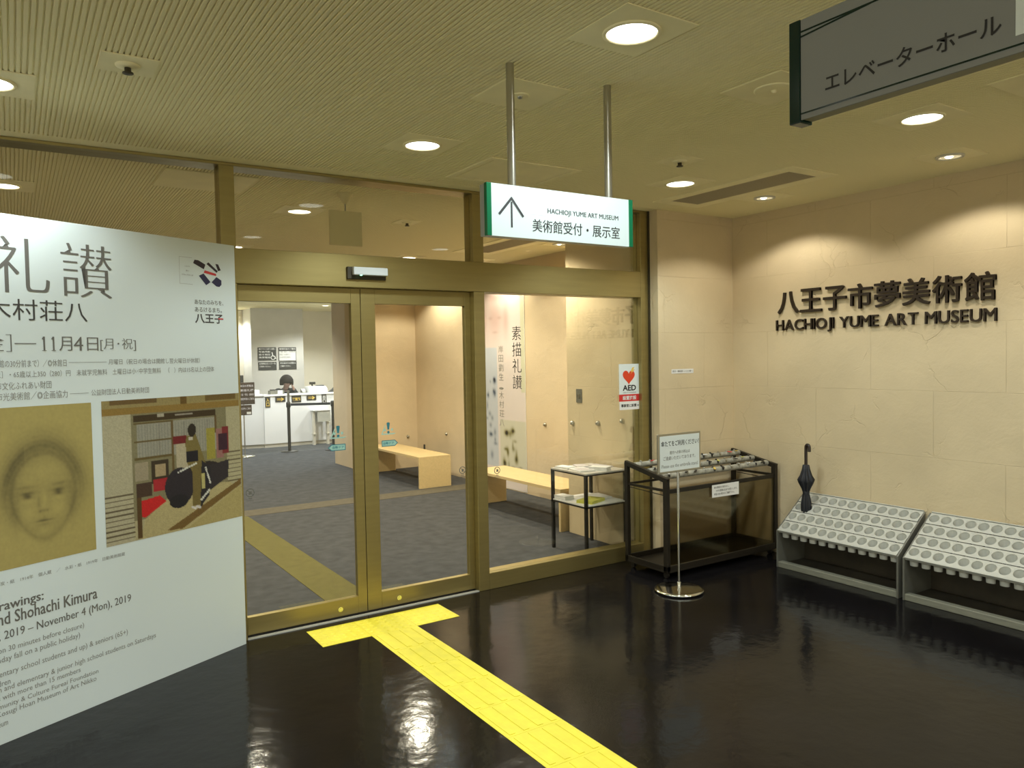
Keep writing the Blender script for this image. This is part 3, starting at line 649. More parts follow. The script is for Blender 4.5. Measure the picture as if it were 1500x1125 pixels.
# ------------------------------------------------------------------ stickers on the glass
def caution(n, s, xc, label):
    fr = Frame((0, .0545 + .0158, 0), (1, 0, 0))
    t = thing('door_sticker', label, 'sticker', (xc, .07, 1.15), 'caution stickers on the doors')
    a = MB(); a.flat([(xc - .012, 1.228), (xc - .006, 1.233), (xc + .006, 1.233), (xc + .012, 1.228), (xc + .006, 1.185), (xc - .006, 1.185)], fr, .0005)
    a.flat([(xc + .009 * math.cos(k * PI / 6), 1.168 + .009 * math.sin(k * PI / 6)) for k in range(12)], fr, .0005)
    obj('exclamation_mark', a, 'teal_dark', t, fix=False)
    w = MB(); w.flat([(xc - .05, 1.16), (xc + .055, 1.16), (xc + .04, 1.152), (xc - .045, 1.152)], fr, .0003)
    for q in (-.024, .026): w.flat([(xc + q - .007, 1.176), (xc + q + .007, 1.176), (xc + q + .007, 1.192), (xc + q - .007, 1.192)], fr, .0004)
    w.flat([(xc - .052, 1.154), (xc - .044, 1.154), (xc - .018, 1.215), (xc - .024, 1.215)], fr, .0002); 
    obj('warning_triangle', w, 'teal_pale', t, fix=False)
    L, Rr = (-.118, -.212) if s < 0 else (.131, .225); tip = -.236 if s < 0 else .247
    b = MB(); b.flat([(L, 1.074), (Rr, 1.074), (tip, 1.094), (Rr, 1.115), (L, 1.115)], fr, .0003); obj('arrow_plate', b, 'teal_dark', t, fix=False)
    k = .0045 * s
    b = MB(); b.flat([(L + k, 1.079), (Rr - .3 * k, 1.079), (tip - 1.6 * k, 1.094), (Rr - .3 * k, 1.110), (L + k, 1.110)], fr, .0006); obj('arrow_field', b, 'teal_pale', t, fix=False)
    a0, a1 = sorted((L + 2.5 * k, Rr - 1.5 * k))
    text('lettering', '自動ドア', fr, (a0, a1, 1.086, 1.104), 'teal_dark', t, .0009, bold=.015)
caution(1, -1, -.166, 'teal caution sticker with a left pointing arrow on the left door')
caution(2, 1, .180, 'teal caution sticker with a right pointing arrow on the right door')
def roundel(x, z, y, label):
    fr = Frame((0, y, 0), (1, 0, 0)); t = thing('glass_sticker', label, 'sticker', (x, y, z), 'small round notices on the glass')
    r = MB(); n = 24
    for k in range(n):
        a, b = 2 * PI * k / n, 2 * PI * (k + 1) / n
        r.flat([(x + .026 * math.cos(a), z + .026 * math.sin(a)), (x + .026 * math.cos(b), z + .026 * math.sin(b)), (x + .021 * math.cos(b), z + .021 * math.sin(b)), (x + .021 * math.cos(a), z + .021 * math.sin(a))], fr, .0005)
    stroke(r, fr, (x - .016, z + .016), (x + .016, z - .016), .004, .0006)
    r.flat([(x - .010, z - .009), (x + .002, z - .012), (x + .011, z + .002), (x + .002, z + .011), (x - .004, z + .004)], fr, .0007)
    obj('ring', r, 'film_grey', t, fix=False)
    text('lettering', '禁煙', fr, (x - .010, x + .010, z - .039, z - .030), 'film_grey', t, .0005, bold=.02); text('lettering', 'No smoking', fr, (x - .023, x + .023, z - .053, z - .044), 'film_grey', t, .0005, bold=.02)
roundel(-.724, .865, .0703, 'small round notice on the left door near the poster edge')
roundel(.735, .862, .0703, 'small round notice low on the right door beside the post')
roundel(1.002, .838, .0393, 'small round notice on the fixed window over the near bench end')
# AED notice
t = thing('aed_sign', 'white AED notice with a red heart on the right window', 'sign', (2.265, .03, 1.39))
AF = Frame((0, .0385, 0), (1, 0, 0)); cx = 2.270
def rc(a, b, c, d): return [(a, c), (b, c), (b, d), (a, d)]
obj('sheet', MB().prism(rc(2.160, 2.372, 1.333, 1.577), AF, .0003, .0015), 'poster', t)
o = obj('red_band', MB().prism(rc(2.158, 2.380, 1.277, 1.333), AF, .0003, .0018), 'red', t); o['label'] = 'red band'
obj('note', MB().prism(rc(2.162, 2.378, 1.209, 1.2765), AF, .0003, .0015), 'paper', t)
hp = []
for k in range(36):
    a = 2 * PI * k / 36; hp.append((2.262 + .0040 * 16 * math.sin(a) ** 3, 1.476 + .0040 * (13 * math.cos(a) - 5 * math.cos(2 * a) - 2 * math.cos(3 * a) - math.cos(4 * a))))
o = obj('heart', MB().flat(hp, AF, .0022), 'orange_red', t, fix=False); o['label'] = 'red heart'
o = obj('lightning_bolt', MB().flat([(2.325, 1.552), (2.308, 1.530), (2.330, 1.532), (2.275, 1.492), (2.298, 1.515), (2.280, 1.514), (2.300, 1.548)], AF, .0026), 'gold', t, fix=False); o['label'] = 'yellow lightning bolt'
text('lettering', 'AED', AF, (2.196, 2.338, 1.362, 1.408), 'ink_black', t, .0022, bold=.03)
text('lettering', '自動体外式除細動器', AF, (2.20, 2.338, 1.343, 1.352), 'ink', t, .0022)
text('lettering', '設置施設', AF, (2.195, 2.340, 1.288, 1.322), 'poster', t, .0024, bold=.02)
text('lettering', '事務室に設置→', AF, (2.178, 2.366, 1.230, 1.256), 'ink_black', t, .0022, bold=.02)
# small label on the return wall
t = thing('wall_label', 'narrow cream label strip on the beige wall beside the window', 'label', (2.73, -.1, 1.51))
WF = Frame((0, -.1, 0), (1, 0, 0))
obj('strip', MB().prism(rc(2.600, 2.850, 1.490, 1.526), WF, .0003, .002), 'paper', t)
text('lettering', '展示・講座室ヘハスロ様へ', WF, (2.61, 2.84, 1.499, 1.517), 'ink', t, .0026, bold=.01)

# ------------------------------------------------------------------ umbrella rack with key locks
RX0, RX1, RY0, RY1 = 2.06, 3.30, -.585, -.125
t = thing('umbrella_rack', 'dark brown umbrella rack on castors with rows of key locks', 'umbrella rack', ((RX0 + RX1) / 2, -.35, 0))
zf, zr = .742, .832
for x in (RX0 + .016, RX1 - .016):
    obj('side_post', MB().bar((x, RY1 - .016, .05), (x, RY1 - .016, zr - .012), .032, .032), 'rack_brown', t, .002)
    obj('side_post', MB().bar((x, RY0 + .02, .05), (x, RY0 + .02, zf - .012), .032, .040), 'rack_brown', t, .002)
    obj('side_rail', MB().bar((x, RY0, zf - .017), (x, RY1, zr - .017), .030, .036), 'rack_brown', t, .002)
    sr = MB(); sr.bar((x, RY0 + .02, .652), (x, RY1 - .02, .652), .016, .018); sr.bar((x, RY0 + .02, .615), (x, RY1 - .02, .632), .005, .005)
    obj('side_bar', sr, 'rack_brown', t)
obj('cross_bar', MB().bar((RX0 + .03, RY0 + .02, .645), (RX1 - .03, RY0 + .02, .645), .020, .030), 'rack_brown', t, .002)
obj('cross_bar', MB().bar((RX0 + .03, RY1 - .016, .652), (RX1 - .03, RY1 - .016, .652), .016, .018), 'rack_brown', t, .002)
obj('front_panel', bx(RX0 + .034, RX1 - .034, RY0 + .010, RY0 + .013, .10, .632), 'smoke', t)
tr = MB(); tr.box(RX0, RX1, RY0, RY1, .048, .060)
for a in ((RX0, RX1, RY0, RY0 + .014), (RX0, RX1, RY1 - .014, RY1), (RX0, RX0 + .014, RY0 + .014, RY1 - .014), (RX1 - .014, RX1, RY0 + .014, RY1 - .014)): tr.box(*a, .06, .098)
obj('drip_tray', tr, 'rack_brown', t, .002)
for x in (RX0 + .04, RX1 - .04):
    for y in (RY0 + .05, RY1 - .05):
        c = MB(); c.tube([(x - .011, y, .0235), (x + .011, y, .0235)], .0225, 16); c.box(x - .015, x + .015, y - .010, y + .010, .036, .048)
        obj('castor', c, 'black_paint', t)
rails = [(-.50, .01), (-.36, .0), (-.21, .0)]
KC = ['white_plastic', 'black_paint', 'red', 'black_paint', 'steel', 'paper', 'black_paint', 'gold', 'paper_yellow']
for ri, (ry, _) in enumerate(rails):
    rz = zf + (zr - zf) * (ry - RY0) / (RY1 - RY0) - .014
    rm = MB(); rm.tube([(RX0 + .03, ry, rz), (RX1 - .03, ry, rz)], .022, 14)
    rl = obj('lock_rail', rm, 'rail_grey', t)
    lb = MB(); n = 12
    for k in range(n):
        x = RX0 + .09 + k * (RX1 - RX0 - .18) / (n - 1)
        kb = MB(); kb.tube([(x, ry, rz + .012), (x, ry - .004, rz + .030)], [.010, .008], 10)
        kb.box(x - .007, x + .007, ry - .026, ry - .014, rz - .004, rz + .016)
        obj('lock', kb, ('dark_grey', 'steel', 'rail_grey', 'black_paint', 'rail_grey')[(k * 3 + ri * 2) % 5], rl)
        if (k * 7 + ri * 5) % 3 != 1:
            a = random.uniform(-.9, .9); tg = MB(); L = random.uniform(.035, .06)
            p0 = Vector((x, ry - .014, rz + .022)); p1 = p0 + Vector((math.sin(a) * L, -.02, -.012 + .02 * random.random()))
            tg.bar(p0, p1, .017, .006)
            obj('key_tag', tg, KC[(k * 5 + ri * 3) % len(KC)] if not (ri == 1 and k == 7) else 'paper_yellow', rl, .0015)
t = thing('rack_notice', 'small white notice hanging on the front of the umbrella rack', 'notice', (2.67, RY0 - .002, .6))
NF = Frame((0, RY0 - .001, 0), (1, 0, 0))
obj('card', MB().prism([(2.530, .553), (2.828, .550), (2.828, .648), (2.530, .648)], NF, 0.0005, .003), 'paper', t)
for i, s in enumerate(('傘の施錠をお忘れなく。', '　カギの管理は各自でお願いします。', '夜間の留め置きはご遠慮下さい。')):
    text('lettering', s, NF, (2.550 + .02 * (i == 1), (2.715, 2.808, 2.775)[i], .619 - i * .026, .636 - i * .026), 'ink', t, .0035, bold=.015, res=2)
# ------------------------------------------------------------------ sign stand in front of the rack
sx, sy = 1.945, -.815
t = thing('sign_stand', 'chrome stand on a round base holding a small white notice board', 'sign stand', (sx, sy, 0))
obj('base', MB().lathe([(.0001, 0), (.150, 0), (.166, .004), (.170, .014), (.165, .020), (.150, .023), (.02, .027), (.0001, .027)], (sx, sy, 0), 48), 'chrome', t)
pl = MB().tube([(sx, sy, .026), (sx, sy, 1.02)], .0085, 16); pl.lathe([(.013, .027), (.013, .065), (.009, .068)], (sx, sy, 0), 20)
obj('pole', pl, 'chrome', t)
BF = Frame((sx, sy - .014, 0), (1, 0.02, 0))
obj('board_frame', MB().prism(rc(-.207, .207, .838, 1.108), BF, -.008, .006), 'steel', t, .002)
obj('notice_sheet', MB().prism(rc(-.192, .192, .852, 1.094), BF, .006, .0075), 'poster', t)
for s, a, b, c, d, mm in (('傘たてをご利用ください！', -.180, .186, 1.022, 1.060, 'ink_black'), ('館内への傘の持込は', -.100, .095, .966, .990, 'ink'), ('ご遠慮いただいております。', -.160, .150, .928, .954, 'ink'), ('Please use the umbrella stand.', -.178, .178, .876, .900, 'ink_light')):
    text('lettering', s, BF, (a, b, c, d), mm, t, .0085, bold=.008 if mm == 'ink_black' else 0, res=2)
# ------------------------------------------------------------------ grey umbrella stands with rows of cups
YA, YB, XF, XB, ZF, ZB = -.812, -1.782, 2.995, 3.322, .290, .542
sl = Vector((XB - XF, 0, ZB - ZF)); SLn = sl.length; su = sl.normalized(); sn = Vector((-su.z, 0, su.x))
NC, NR = 12, 4
g = thing('umbrella_stand', 'grey umbrella stand of round cups, left unit holding the black umbrella', 'umbrella stand', (3.16, (YA + YB) / 2, 0), 'grey cup umbrella stands')
cw = (abs(YB - YA) - .024) / NC; chh = SLn / NR
top = MB()
def SP(i, b, d=0.0): return Vector((XF, YA - .012 - i, ZF)) + su * b + sn * d
K = 20; rad = .0330
def cell_loop(r):
    out = []
    for k in range(K):
        a = 2 * PI * k / K + PI / K; out.append((math.cos(a) * r, math.sin(a) * r))
    return out
for r in range(NR):
    for c in range(NC):
        ci_, cb_ = (c + .5) * cw, (r + .5) * chh
        cir = cell_loop(rad); sq = []
        for x, y in cell_loop(1):
            s = max(abs(x), abs(y)); sq.append((x / s * cw / 2, y / s * (chh / 2 - .0015)))
        # thick rim: square at plane, small lip at hole
        v = [SP(ci_ + x, cb_ + y, .0 + .0035 * (-1 if y > 0 else 0) ) for x, y in sq] + [SP(ci_ + x, cb_ + y, .0) for x, y in cir] + [SP(ci_ + x * .96, cb_ + y * .96, -.006) for x, y in cir]
        top.add(v, [(k, (k + 1) % K, K + (k + 1) % K, K + k) for k in range(K)])
        top.add(v[K:], [(k, (k + 1) % K, K + (k + 1) % K, K + k) for k in range(K)], True)
obj('top_panel', top, 'grey_plastic', g)
def lip(b0, b1, d0, d1):
    e = MB(); p = [SP(-.0, b0, d0), SP(-.0, b1, d0), SP(-.0, b1, d1), SP(-.0, b0, d1)]; q = [x + Vector((0, YB - YA + .024, 0)) for x in p]
    e.add(p + q, [(0, 1, 2, 3), (7, 6, 5, 4), (0, 4, 5, 1), (1, 5, 6, 2), (2, 6, 7, 3), (3, 7, 4, 0)]); return e
obj('front_lip', lip(-.008, 0.0, -.022, .002), 'grey_plastic', g, .001)
obj('back_lip', lip(SLn, SLn + .006, -.03, .004), 'grey_plastic', g, .001)
for y in (YA, YB + .012):
    e = MB(); pr = [(XF - .006, 0), (XB, 0), (XB, ZB - .004), (XF - .006, ZF - .008)]
    vs = [(x, yy, z) for yy in (y, y - .012) for x, z in pr]
    e.add(vs, [(0, 1, 2, 3), (7, 6, 5, 4), (0, 4, 5, 1), (1, 5, 6, 2), (2, 6, 7, 3), (3, 7, 4, 0)])
    obj('side_panel', e, 'grey_steel', g, .001)
obj('base_rail', bx(XF - .004, XF + .05, YB + .013, YA - .013, .0, .044), 'stand_base', g, .004)
obj('base_tray', bx(XF + .05, XB - .01, YB + .013, YA - .013, .004, .02), 'stand_inside', g)
obj('back_panel', bx(XB - .008, XB, YB + .013, YA - .013, .02, ZB - .03), 'stand_inside', g)
cup_me = None
for r in range(NR):
    for c in range(NC):
        p = SP((c + .5) * cw, (r + .5) * chh, -.004)
        if cup_me is None:
            mb = MB(); n = K; dep = .088; wallin = []
            rings = []
            for f_, rr in ((0, rad * .97), (.5, rad * .90), (1.0, rad * .80)):
                ring = []
                for k in range(n):
                    a = 2 * PI * k / n; q = Vector((math.cos(a) * rr, math.sin(a) * rr))
                    # hang straight down from the sloping rim
                    base = Vector((su.x * q.y, -q.x, su.z * q.y * (1 - f_))) - Vector((0, 0, dep * f_)) if f_ else su * q.y + Vector((0, -q.x, 0))
                    ring.append(base)
                rings.append(ring)
            vs = [q for rg in rings for q in rg]
            mb.add(vs, [(i * n + k, i * n + (k + 1) % n, (i + 1) * n + (k + 1) % n, (i + 1) * n + k) for i in range(2) for k in range(n)], True)
            mb.add(rings[2], [tuple(range(n))])
            o = obj('cup', mb, 'grey_plastic', None); o.parent = g; o.location = p - org(g); cup_me = o.data
        else:
            o = bpy.data.objects.new('cup', cup_me); COL.objects.link(o); o.parent = g; o.location = p - org(g)
copy_tree(g, (0, -1.0, 0), 'grey umbrella stand of round cups, right unit with all cups empty, at the right edge')
# ------------------------------------------------------------------ the umbrella
ux, uy = 3.19, -.932
t = thing('umbrella', 'closed black umbrella standing in a cup of the left grey stand', 'umbrella', (ux, uy, .36))
def star(a, z): return 1 + .16 * math.cos(8 * a)
obj('canopy', MB().lathe([(.004, .365), (.020, .385), (.033, .43), (.034, .48), (.027, .535), (.020, .565), (.030, .60), (.049, .645), (.056, .668), (.040, .70), (.027, .745), (.021, .782), (.012, .784)], (ux, uy, 0), 48, star), 'brolly', t)
obj('strap', MB().lathe([(.0245, .556), (.0255, .572), (.0235, .578)], (ux, uy, 0), 24), 'brolly', t)
hk = [(ux, uy, .78), (ux, uy, .84), (ux, uy, .905)]
for k in range(1, 9):
    a = PI * k / 8; hk.append((ux, uy - .015 + .015 * math.cos(a), .915 + .022 * math.sin(a)))
hk.append((ux, uy - .030, .885))
obj('handle', MB().tube(hk, .012, 12), 'handle', t)
obj('tip', MB().tube([(ux, uy, .37), (ux, uy, .352)], [.005, .003], 8), 'steel', t)

# ------------------------------------------------------------------ inside the museum
# leaflet table behind the window
t = thing('leaflet_table', 'black framed two tier leaflet table behind the window', 'table', (2.185, .47, 0))
tx0, tx1, ty0, ty1 = 1.962, 2.405, .235, .715
for x in (tx0 + .012, tx1 - .012):
    for y in (ty0 + .012, ty1 - .012): obj('leg', bx(x - .012, x + .012, y - .012, y + .012, 0, .668), 'black_paint', t)
def ring(z, h):
    r = MB(); r.box(tx0, tx1, ty0, ty0 + .02, z, z + h); r.box(tx0, tx1, ty1 - .02, ty1, z, z + h); r.box(tx0, tx0 + .02, ty0 + .02, ty1 - .02, z, z + h); r.box(tx1 - .02, tx1, ty0 + .02, ty1 - .02, z, z + h); return r
obj('frame', ring(.668, .012), 'black_paint', t); obj('frame', ring(.405, .014), 'black_paint', t)
obj('tabletop', bx(tx0, tx1, ty0, ty1, .680, .692), 'shelf_top', t); obj('shelf', bx(tx0 + .004, tx1 - .004, ty0 + .004, ty1 - .004, .419, .428), 'paper', t)
def leaflets(x, y, z, w, l, h, rot, m, label, cover=None):
    t = thing('leaflet_stack', label, 'leaflets', (x, y, z), 'leaflet stacks on the table'); b = MB(); n = max(2, int(h / .006))
    c, s = math.cos(rot), math.sin(rot)
    for i in range(n):
        dx, dy = random.uniform(-.003, .003), random.uniform(-.003, .003); z0 = z + h * i / n; z1 = z + h * (i + 1) / n - .0006
        pts = [(-w / 2, -l / 2), (w / 2, -l / 2), (w / 2, l / 2), (-w / 2, l / 2)]
        v = [(x + dx + c * a - s * d, y + dy + s * a + c * d, zz) for zz in (z0, z1) for a, d in pts]
        b.add(v, [(0, 3, 2, 1), (4, 5, 6, 7), (0, 1, 5, 4), (1, 2, 6, 5), (2, 3, 7, 6), (3, 0, 4, 7)])
    obj('sheets', b, m, t)
    if cover:
        f = Frame((x, y, 0), (c, s, 0), (-s, c, 0)); q = MB(); q.flat(rc(-w * .42, w * .42, -l * .42, l * .3), f, z + h)
        q.v = [(p[0], p[1], z + h + .0005) for p in q.v]; obj('printed_cover', q, cover, t, fix=False)
leaflets(2.03, .60, .6925, .10, .15, .018, .2, 'paper', 'short white leaflet stack at the back left of the leaflet table')
leaflets(2.07, .42, .6925, .15, .21, .012, -.15, 'paper', 'wide white leaflet sheets at the front left of the leaflet table', 'paper_pink')
leaflets(2.20, .34, .6925, .10, .16, .030, .5, 'paper', 'thick white leaflet stack in the middle of the leaflet table')
leaflets(2.20, .60, .6925, .10, .15, .010, -.4, 'paper_pink', 'thin pinkish leaflet stack at the back of the leaflet table')
leaflets(2.34, .50, .6925, .10, .21, .008, .1, 'paper_pink', 'thin printed leaflet at the right end of the leaflet table')
leaflets(2.03, .62, .4285, .10, .14, .032, .1, 'paper', 'white leaflet stack on the lower shelf of the leaflet table')
leaflets(2.12, .37, .4285, .21, .15, .026, .35, 'paper_yellow', 'yellow booklets on the lower shelf of the leaflet table')
leaflets(2.30, .50, .4285, .15, .21, .016, -.1, 'paper', 'flat white sheets at the right of the lower shelf')
# benches
def bench(y0, y1_, label):
    t = thing('bench', label, 'bench', (2.585, (y0 + y1_) / 2, 0), 'plywood benches in the alcove'); x0, x1 = 2.36, 2.81
    obj('seat', bx(x0, x1, y0, y1_, .372, .402), 'wood', t, .002)
    obj('side_panel', bx(x0, x1, y0, y0 + .03, 0, .3715), 'wood', t, .002); obj('side_panel', bx(x0, x1, y1_ - .03, y1_, 0, .3715), 'wood', t, .002)
    obj('stretcher', bx(x0 + .1, x1 - .02, y0 + .031, y1_ - .031, .342, .3715), 'wood', t, .002)
bench(4.10, 5.85, 'light plywood bench in the far alcove seen through the right door')
bench(1.12, 2.80, 'light plywood bench under the tall banner behind the fixed window')
# banner
BN = Frame((3.24, 0, 0), (0, -1, 0))
t = thing('banner', 'tall pale banner with vertical lettering on the alcove wall', 'banner', (3.23, 3.5, 1.2))
obj('sheet', MB().prism(rc(-4.05, -2.972, .012, 2.52), BN, .002, .006), 'paper', t)
def bannerart(wd=70, h=150):
    X, Y = np.meshgrid(np.linspace(0, 1, wd), np.linspace(0, 1, h)); im = np.zeros((h, wd, 3)); im[:] = (.70, .62, .58)
    def g(cx, cy, sx, sy): return np.exp(-(((X - cx) / sx) ** 2 + ((Y - cy) / sy) ** 2))[..., None]
    im -= g(.38, .16, .20, .115) * np.array([.07, .17, .17]); im -= (g(.28, .150, .045, .008) + g(.48, .150, .045, .008) + g(.38, .222, .06, .006)) * .13
    im -= (g(.14, .16, .05, .09) + g(.62, .16, .06, .09) + g(.38, .045, .22, .022)) * np.array([.10, .16, .16])
    im[(X > .14) & (X < .42) & (Y > .30) & (Y < .90)] = (.52, .55, .60); im[(X > .92) & (Y < .52)] = (.60, .59, .42); im[(X > .46) & (Y > .66) & (Y < .96)] = (.60, .58, .46)
    rng = np.random.RandomState(9)
    for k in range(46):
        cx, cy = (.16 + .20 * rng.rand(), .45 + .42 * rng.rand()) if k < 20 else (.52 + .38 * rng.rand(), .70 + .22 * rng.rand())
        im -= g(cx, cy, .012 + .03 * rng.rand(), .004 + .02 * rng.rand()) * .28
    return np.clip(im, .02, 1)
picture('printed_art', BN, -4.045, -2.977, .017, 2.515, bannerart(), 'picture', t, .0065)
for i, ch in enumerate('素描礼讃'): text('title_lettering', ch, BN, (-3.245, -3.045, 1.85 - i * .198 , 2.02 - i * .198), 'ink_black', t, .0080, bold=-.005)
for i, ch in enumerate('岸田劉生・木村荘八'): 
    zz = 1.70 - i * .115; text('name_lettering', ch, BN, (-3.565, -3.455, zz, zz + (.09 if ch != '・' else .03)), 'ink_light', t, .0080)
# wall studs, plates
def stud(c, nrm, label):
    t = thing('wall_stud', label, 'wall stud', c, 'round metal studs on the museum walls')
    c = Vector(c); nrm = Vector(nrm); b = MB(); b.tube([c + nrm * .0005, c + nrm * .006, c + nrm * .022, c + nrm * .03], [.024, .024, .018, .008], 16); obj('cap', b, 'steel', t)
for c, nm, lb in (((2.43, 1.0, 1.03), (-1, 0, 0), 'leftmost small round stud on the textured wall behind the leaflet table'), ((2.43, .63, 1.05), (-1, 0, 0), 'small round stud on the textured wall above the leaflet table'), ((2.43, .31, 1.09), (-1, 0, 0), 'small round stud on the textured wall left of the AED notice corner'),
                  ((3.24, 2.58, .86), (-1, 0, 0), 'small round stud on the alcove wall right of the banner'), ((3.24, 5.0, .57), (-1, 0, 0), 'small round stud on the wall over the far bench'), ((3.08, 5.95, .47), (0, -1, 0), 'small round stud on the far alcove wall near the corner')):
    stud(c, nm, lb)
t = thing('switch_plate', 'grey switch plate on the textured wall behind the window', 'switch', (2.43, .9, 1.285))
obj('plate', bx(2.424, 2.4295, .858, .942, 1.222, 1.347), 'grey_steel', t, .002); obj('switch_button', bx(2.419, 2.424, .880, .915, 1.265, 1.30), 'steel', t, .001)
t = thing('wall_outlet', 'small dark outlet on the wall behind the far bench', 'outlet', (3.24, 5.72, .45))
obj('plate', bx(3.232, 3.2395, 5.69, 5.74, .28, .36), 'dark_grey', t, .002)
# small hanging square sign inside
t = thing('hanging_sign', 'small square olive sign hanging on a rod inside the glass over the doors', 'sign', (.09, .5, 2.6))
obj('rose', MB().lathe([(.055, 0), (.052, -.012), (.012, -.07), (.0001, -.07)], (.085, .5, H), 20), 'olive_panel', t)
obj('rod', MB().tube([(.085, .5, H - .06), (.085, .5, 2.685)], .005, 10), 'steel', t)
obj('panel', bx(-.033, .202, .49, .51, 2.445, 2.685), 'olive_panel', t, .003)
# reception
def fr_y(y): return Frame((0, y, 0), (1, 0, 0))
t = thing('reception_counter', 'white reception counter with a white worktop', 'counter', (2.9, 10.45, 0))
obj('body', bx(2.0625, 4.4, 10.1, 10.14, .07, .975), 'counter', t, .002); obj('kick_plate', bx(2.062, 4.4, 10.12, 10.14, 0, .0695), 'beige_metal', t)
obj('worktop', bx(2.0625, 4.42, 10.08, 10.42, .9755, 1.005), 'counter_top', t, .004); obj('inner_panel', bx(2.062, 4.4, 10.38, 10.41, 0, .975), 'counter', t)
t = thing('counter_return', 'left section of the white reception counter beyond the menu boards', 'counter', (1.5, 10.2, 0))
b = MB(); b.add([(x, y, z) for z in (.07, .985) for x, y in ((.9, 10.42), (2.061, 10.12), (2.061, 10.4), (.9, 10.8))], [(3, 2, 1, 0), (4, 5, 6, 7), (0, 1, 5, 4), (1, 2, 6, 5), (2, 3, 7, 6), (3, 0, 4, 7)]); obj('body', b, 'counter', t)
b = MB(); b.add([(x, y, z) for z in (.9855, 1.018) for x, y in ((.88, 10.40), (2.0615, 10.085), (2.0615, 10.4), (.88, 10.8))], [(3, 2, 1, 0), (4, 5, 6, 7), (0, 1, 5, 4), (1, 2, 6, 5), (2, 3, 7, 6), (3, 0, 4, 7)]); obj('worktop', b, 'counter_top', t)
b = MB(); b.add([(x, y, z) for z in (0, .0695) for x, y in ((.9, 10.45), (2.061, 10.15), (2.061, 10.4), (.9, 10.8))], [(3, 2, 1, 0), (4, 5, 6, 7), (0, 1, 5, 4), (1, 2, 6, 5), (2, 3, 7, 6), (3, 0, 4, 7)]); obj('kick_plate', b, 'beige_metal', t)
CF = fr_y(10.1)
def placard(a, b, c, d, label, body=None, arrow=False):
    t = thing('placard', label, 'placard', ((a + b) / 2, 10.098, (c + d) / 2), 'black placards on the counter front')
    obj('plate', MB().prism(rc(a, b, c, d), CF, .001, .008), 'placard', t)
    if arrow:
        m_ = (c + d) / 2; q = MB()
        stroke(q, CF, (a + .03, m_ + .012), (b - .075, m_ + .012), .009, .0095); stroke(q, CF, (a + .03, m_ - .012), (b - .075, m_ - .012), .009, .0095)
        q.flat([(b - .085, m_ + .04), (b - .025, m_), (b - .085, m_ - .04), (b - .07, m_)], CF, .0098); obj('arrow', q, 'gold', t, fix=False)
    elif len(body) == 2:
        for i, ch in enumerate(body): text('lettering', ch, CF, (a + .018, b - .018, d - .092 - i * .085, d - .018 - i * .085), 'gold' if a < 2.5 else 'paper', t, .0095, bold=.02)
    else: text('lettering', body, CF, (a + .015, b - .015, c + .03, d - .04), 'gold', t, .0095, bold=.03)
placard(2.085, 2.180, .765, .963, 'upright black placard at the left end of the counter front', '入口')
placard(2.276, 2.469, .860, .967, 'black placard with a gold arrow left of the belt post', arrow=True)
placard(2.590, 2.775, .840, .972, 'black placard with three gold characters right of the belt post', '観覧料')
placard(2.885, 3.075, .866, .967, 'black placard with a gold arrow under the cash register', arrow=True)
placard(3.187, 3.280, .800, .973, 'upright black placard at the right end of the counter front', '出口')
# register, things on the counter
t = thing('cash_register', 'white cash register with a small dark display on the counter', 'cash register', (3.15, 10.35, 1.005))
b = MB(); b.add([(x, y, z) for x in (2.98, 3.34) for y, z in ((10.18, 1.006), (10.18, 1.07), (10.28, 1.13), (10.50, 1.13), (10.50, 1.006))], [(0, 1, 2, 3, 4), (9, 8, 7, 6, 5)] + [(i, (i + 1) % 5, 5 + (i + 1) % 5, 5 + i) for i in range(5)])
obj('body', b, 'white_plastic', t, .004); obj('keypad', bx(3.17, 3.31, 10.29, 10.40, 1.131, 1.15), 'dark_grey', t, .003)
obj('display', MB().box(3.05, 3.17, 10.40, 10.42, 1.165, 1.215), 'black_paint', t, .003); obj('stalk', bx(3.095, 3.12, 10.405, 10.43, 1.131, 1.166), 'black_paint', t)
t = thing('card_reader', 'small grey terminal left of the cash register', 'terminal', (2.93, 10.35, 1.005))
b = MB(); b.add([(x, y, z) for x in (2.87, 2.96) for y, z in ((10.3, 1.006), (10.3, 1.02), (10.42, 1.09), (10.44, 1.006))], [(0, 1, 2, 3), (7, 6, 5, 4), (0, 1, 5, 4), (1, 2, 6, 5), (2, 3, 7, 6), (3, 0, 4, 7)]); obj('body', b, 'grey_steel', t, .003)
t = thing('desk_organiser', 'grey desk organiser on the counter beside the receptionist', 'organiser', (2.35, 10.3, 1.005))
obj('box', bx(2.22, 2.49, 10.22, 10.38, 1.006, 1.075), 'grey_steel', t, .004); obj('cards', bx(2.36, 2.45, 10.20, 10.218, 1.01, 1.08), 'paper', t); obj('holder', bx(2.24, 2.32, 10.25, 10.33, 1.076, 1.10), 'dark_grey', t, .004)
t = thing('card_rack', 'small white card rack at the corner of the counter', 'card rack', (1.95, 10.3, 1.018))
obj('box', bx(1.86, 2.02, 10.24, 10.38, 1.019, 1.10), 'counter_top', t, .004)
t = thing('monitor', 'dark computer monitor at the left end of the counter', 'monitor', (1.70, 10.45, 1.018))
obj('screen', bx(1.55, 1.785, 10.44, 10.47, 1.16, 1.385), 'black_paint', t, .004); obj('foot', bx(1.62, 1.74, 10.40, 10.52, 1.019, 1.03), 'black_paint', t); obj('neck', bx(1.665, 1.695, 10.452, 10.468, 1.03, 1.16), 'black_paint', t)
t = thing('desk_device', 'dark device top at the right end of the counter beside the partition wall', 'device', (3.52, 10.3, 1.005))
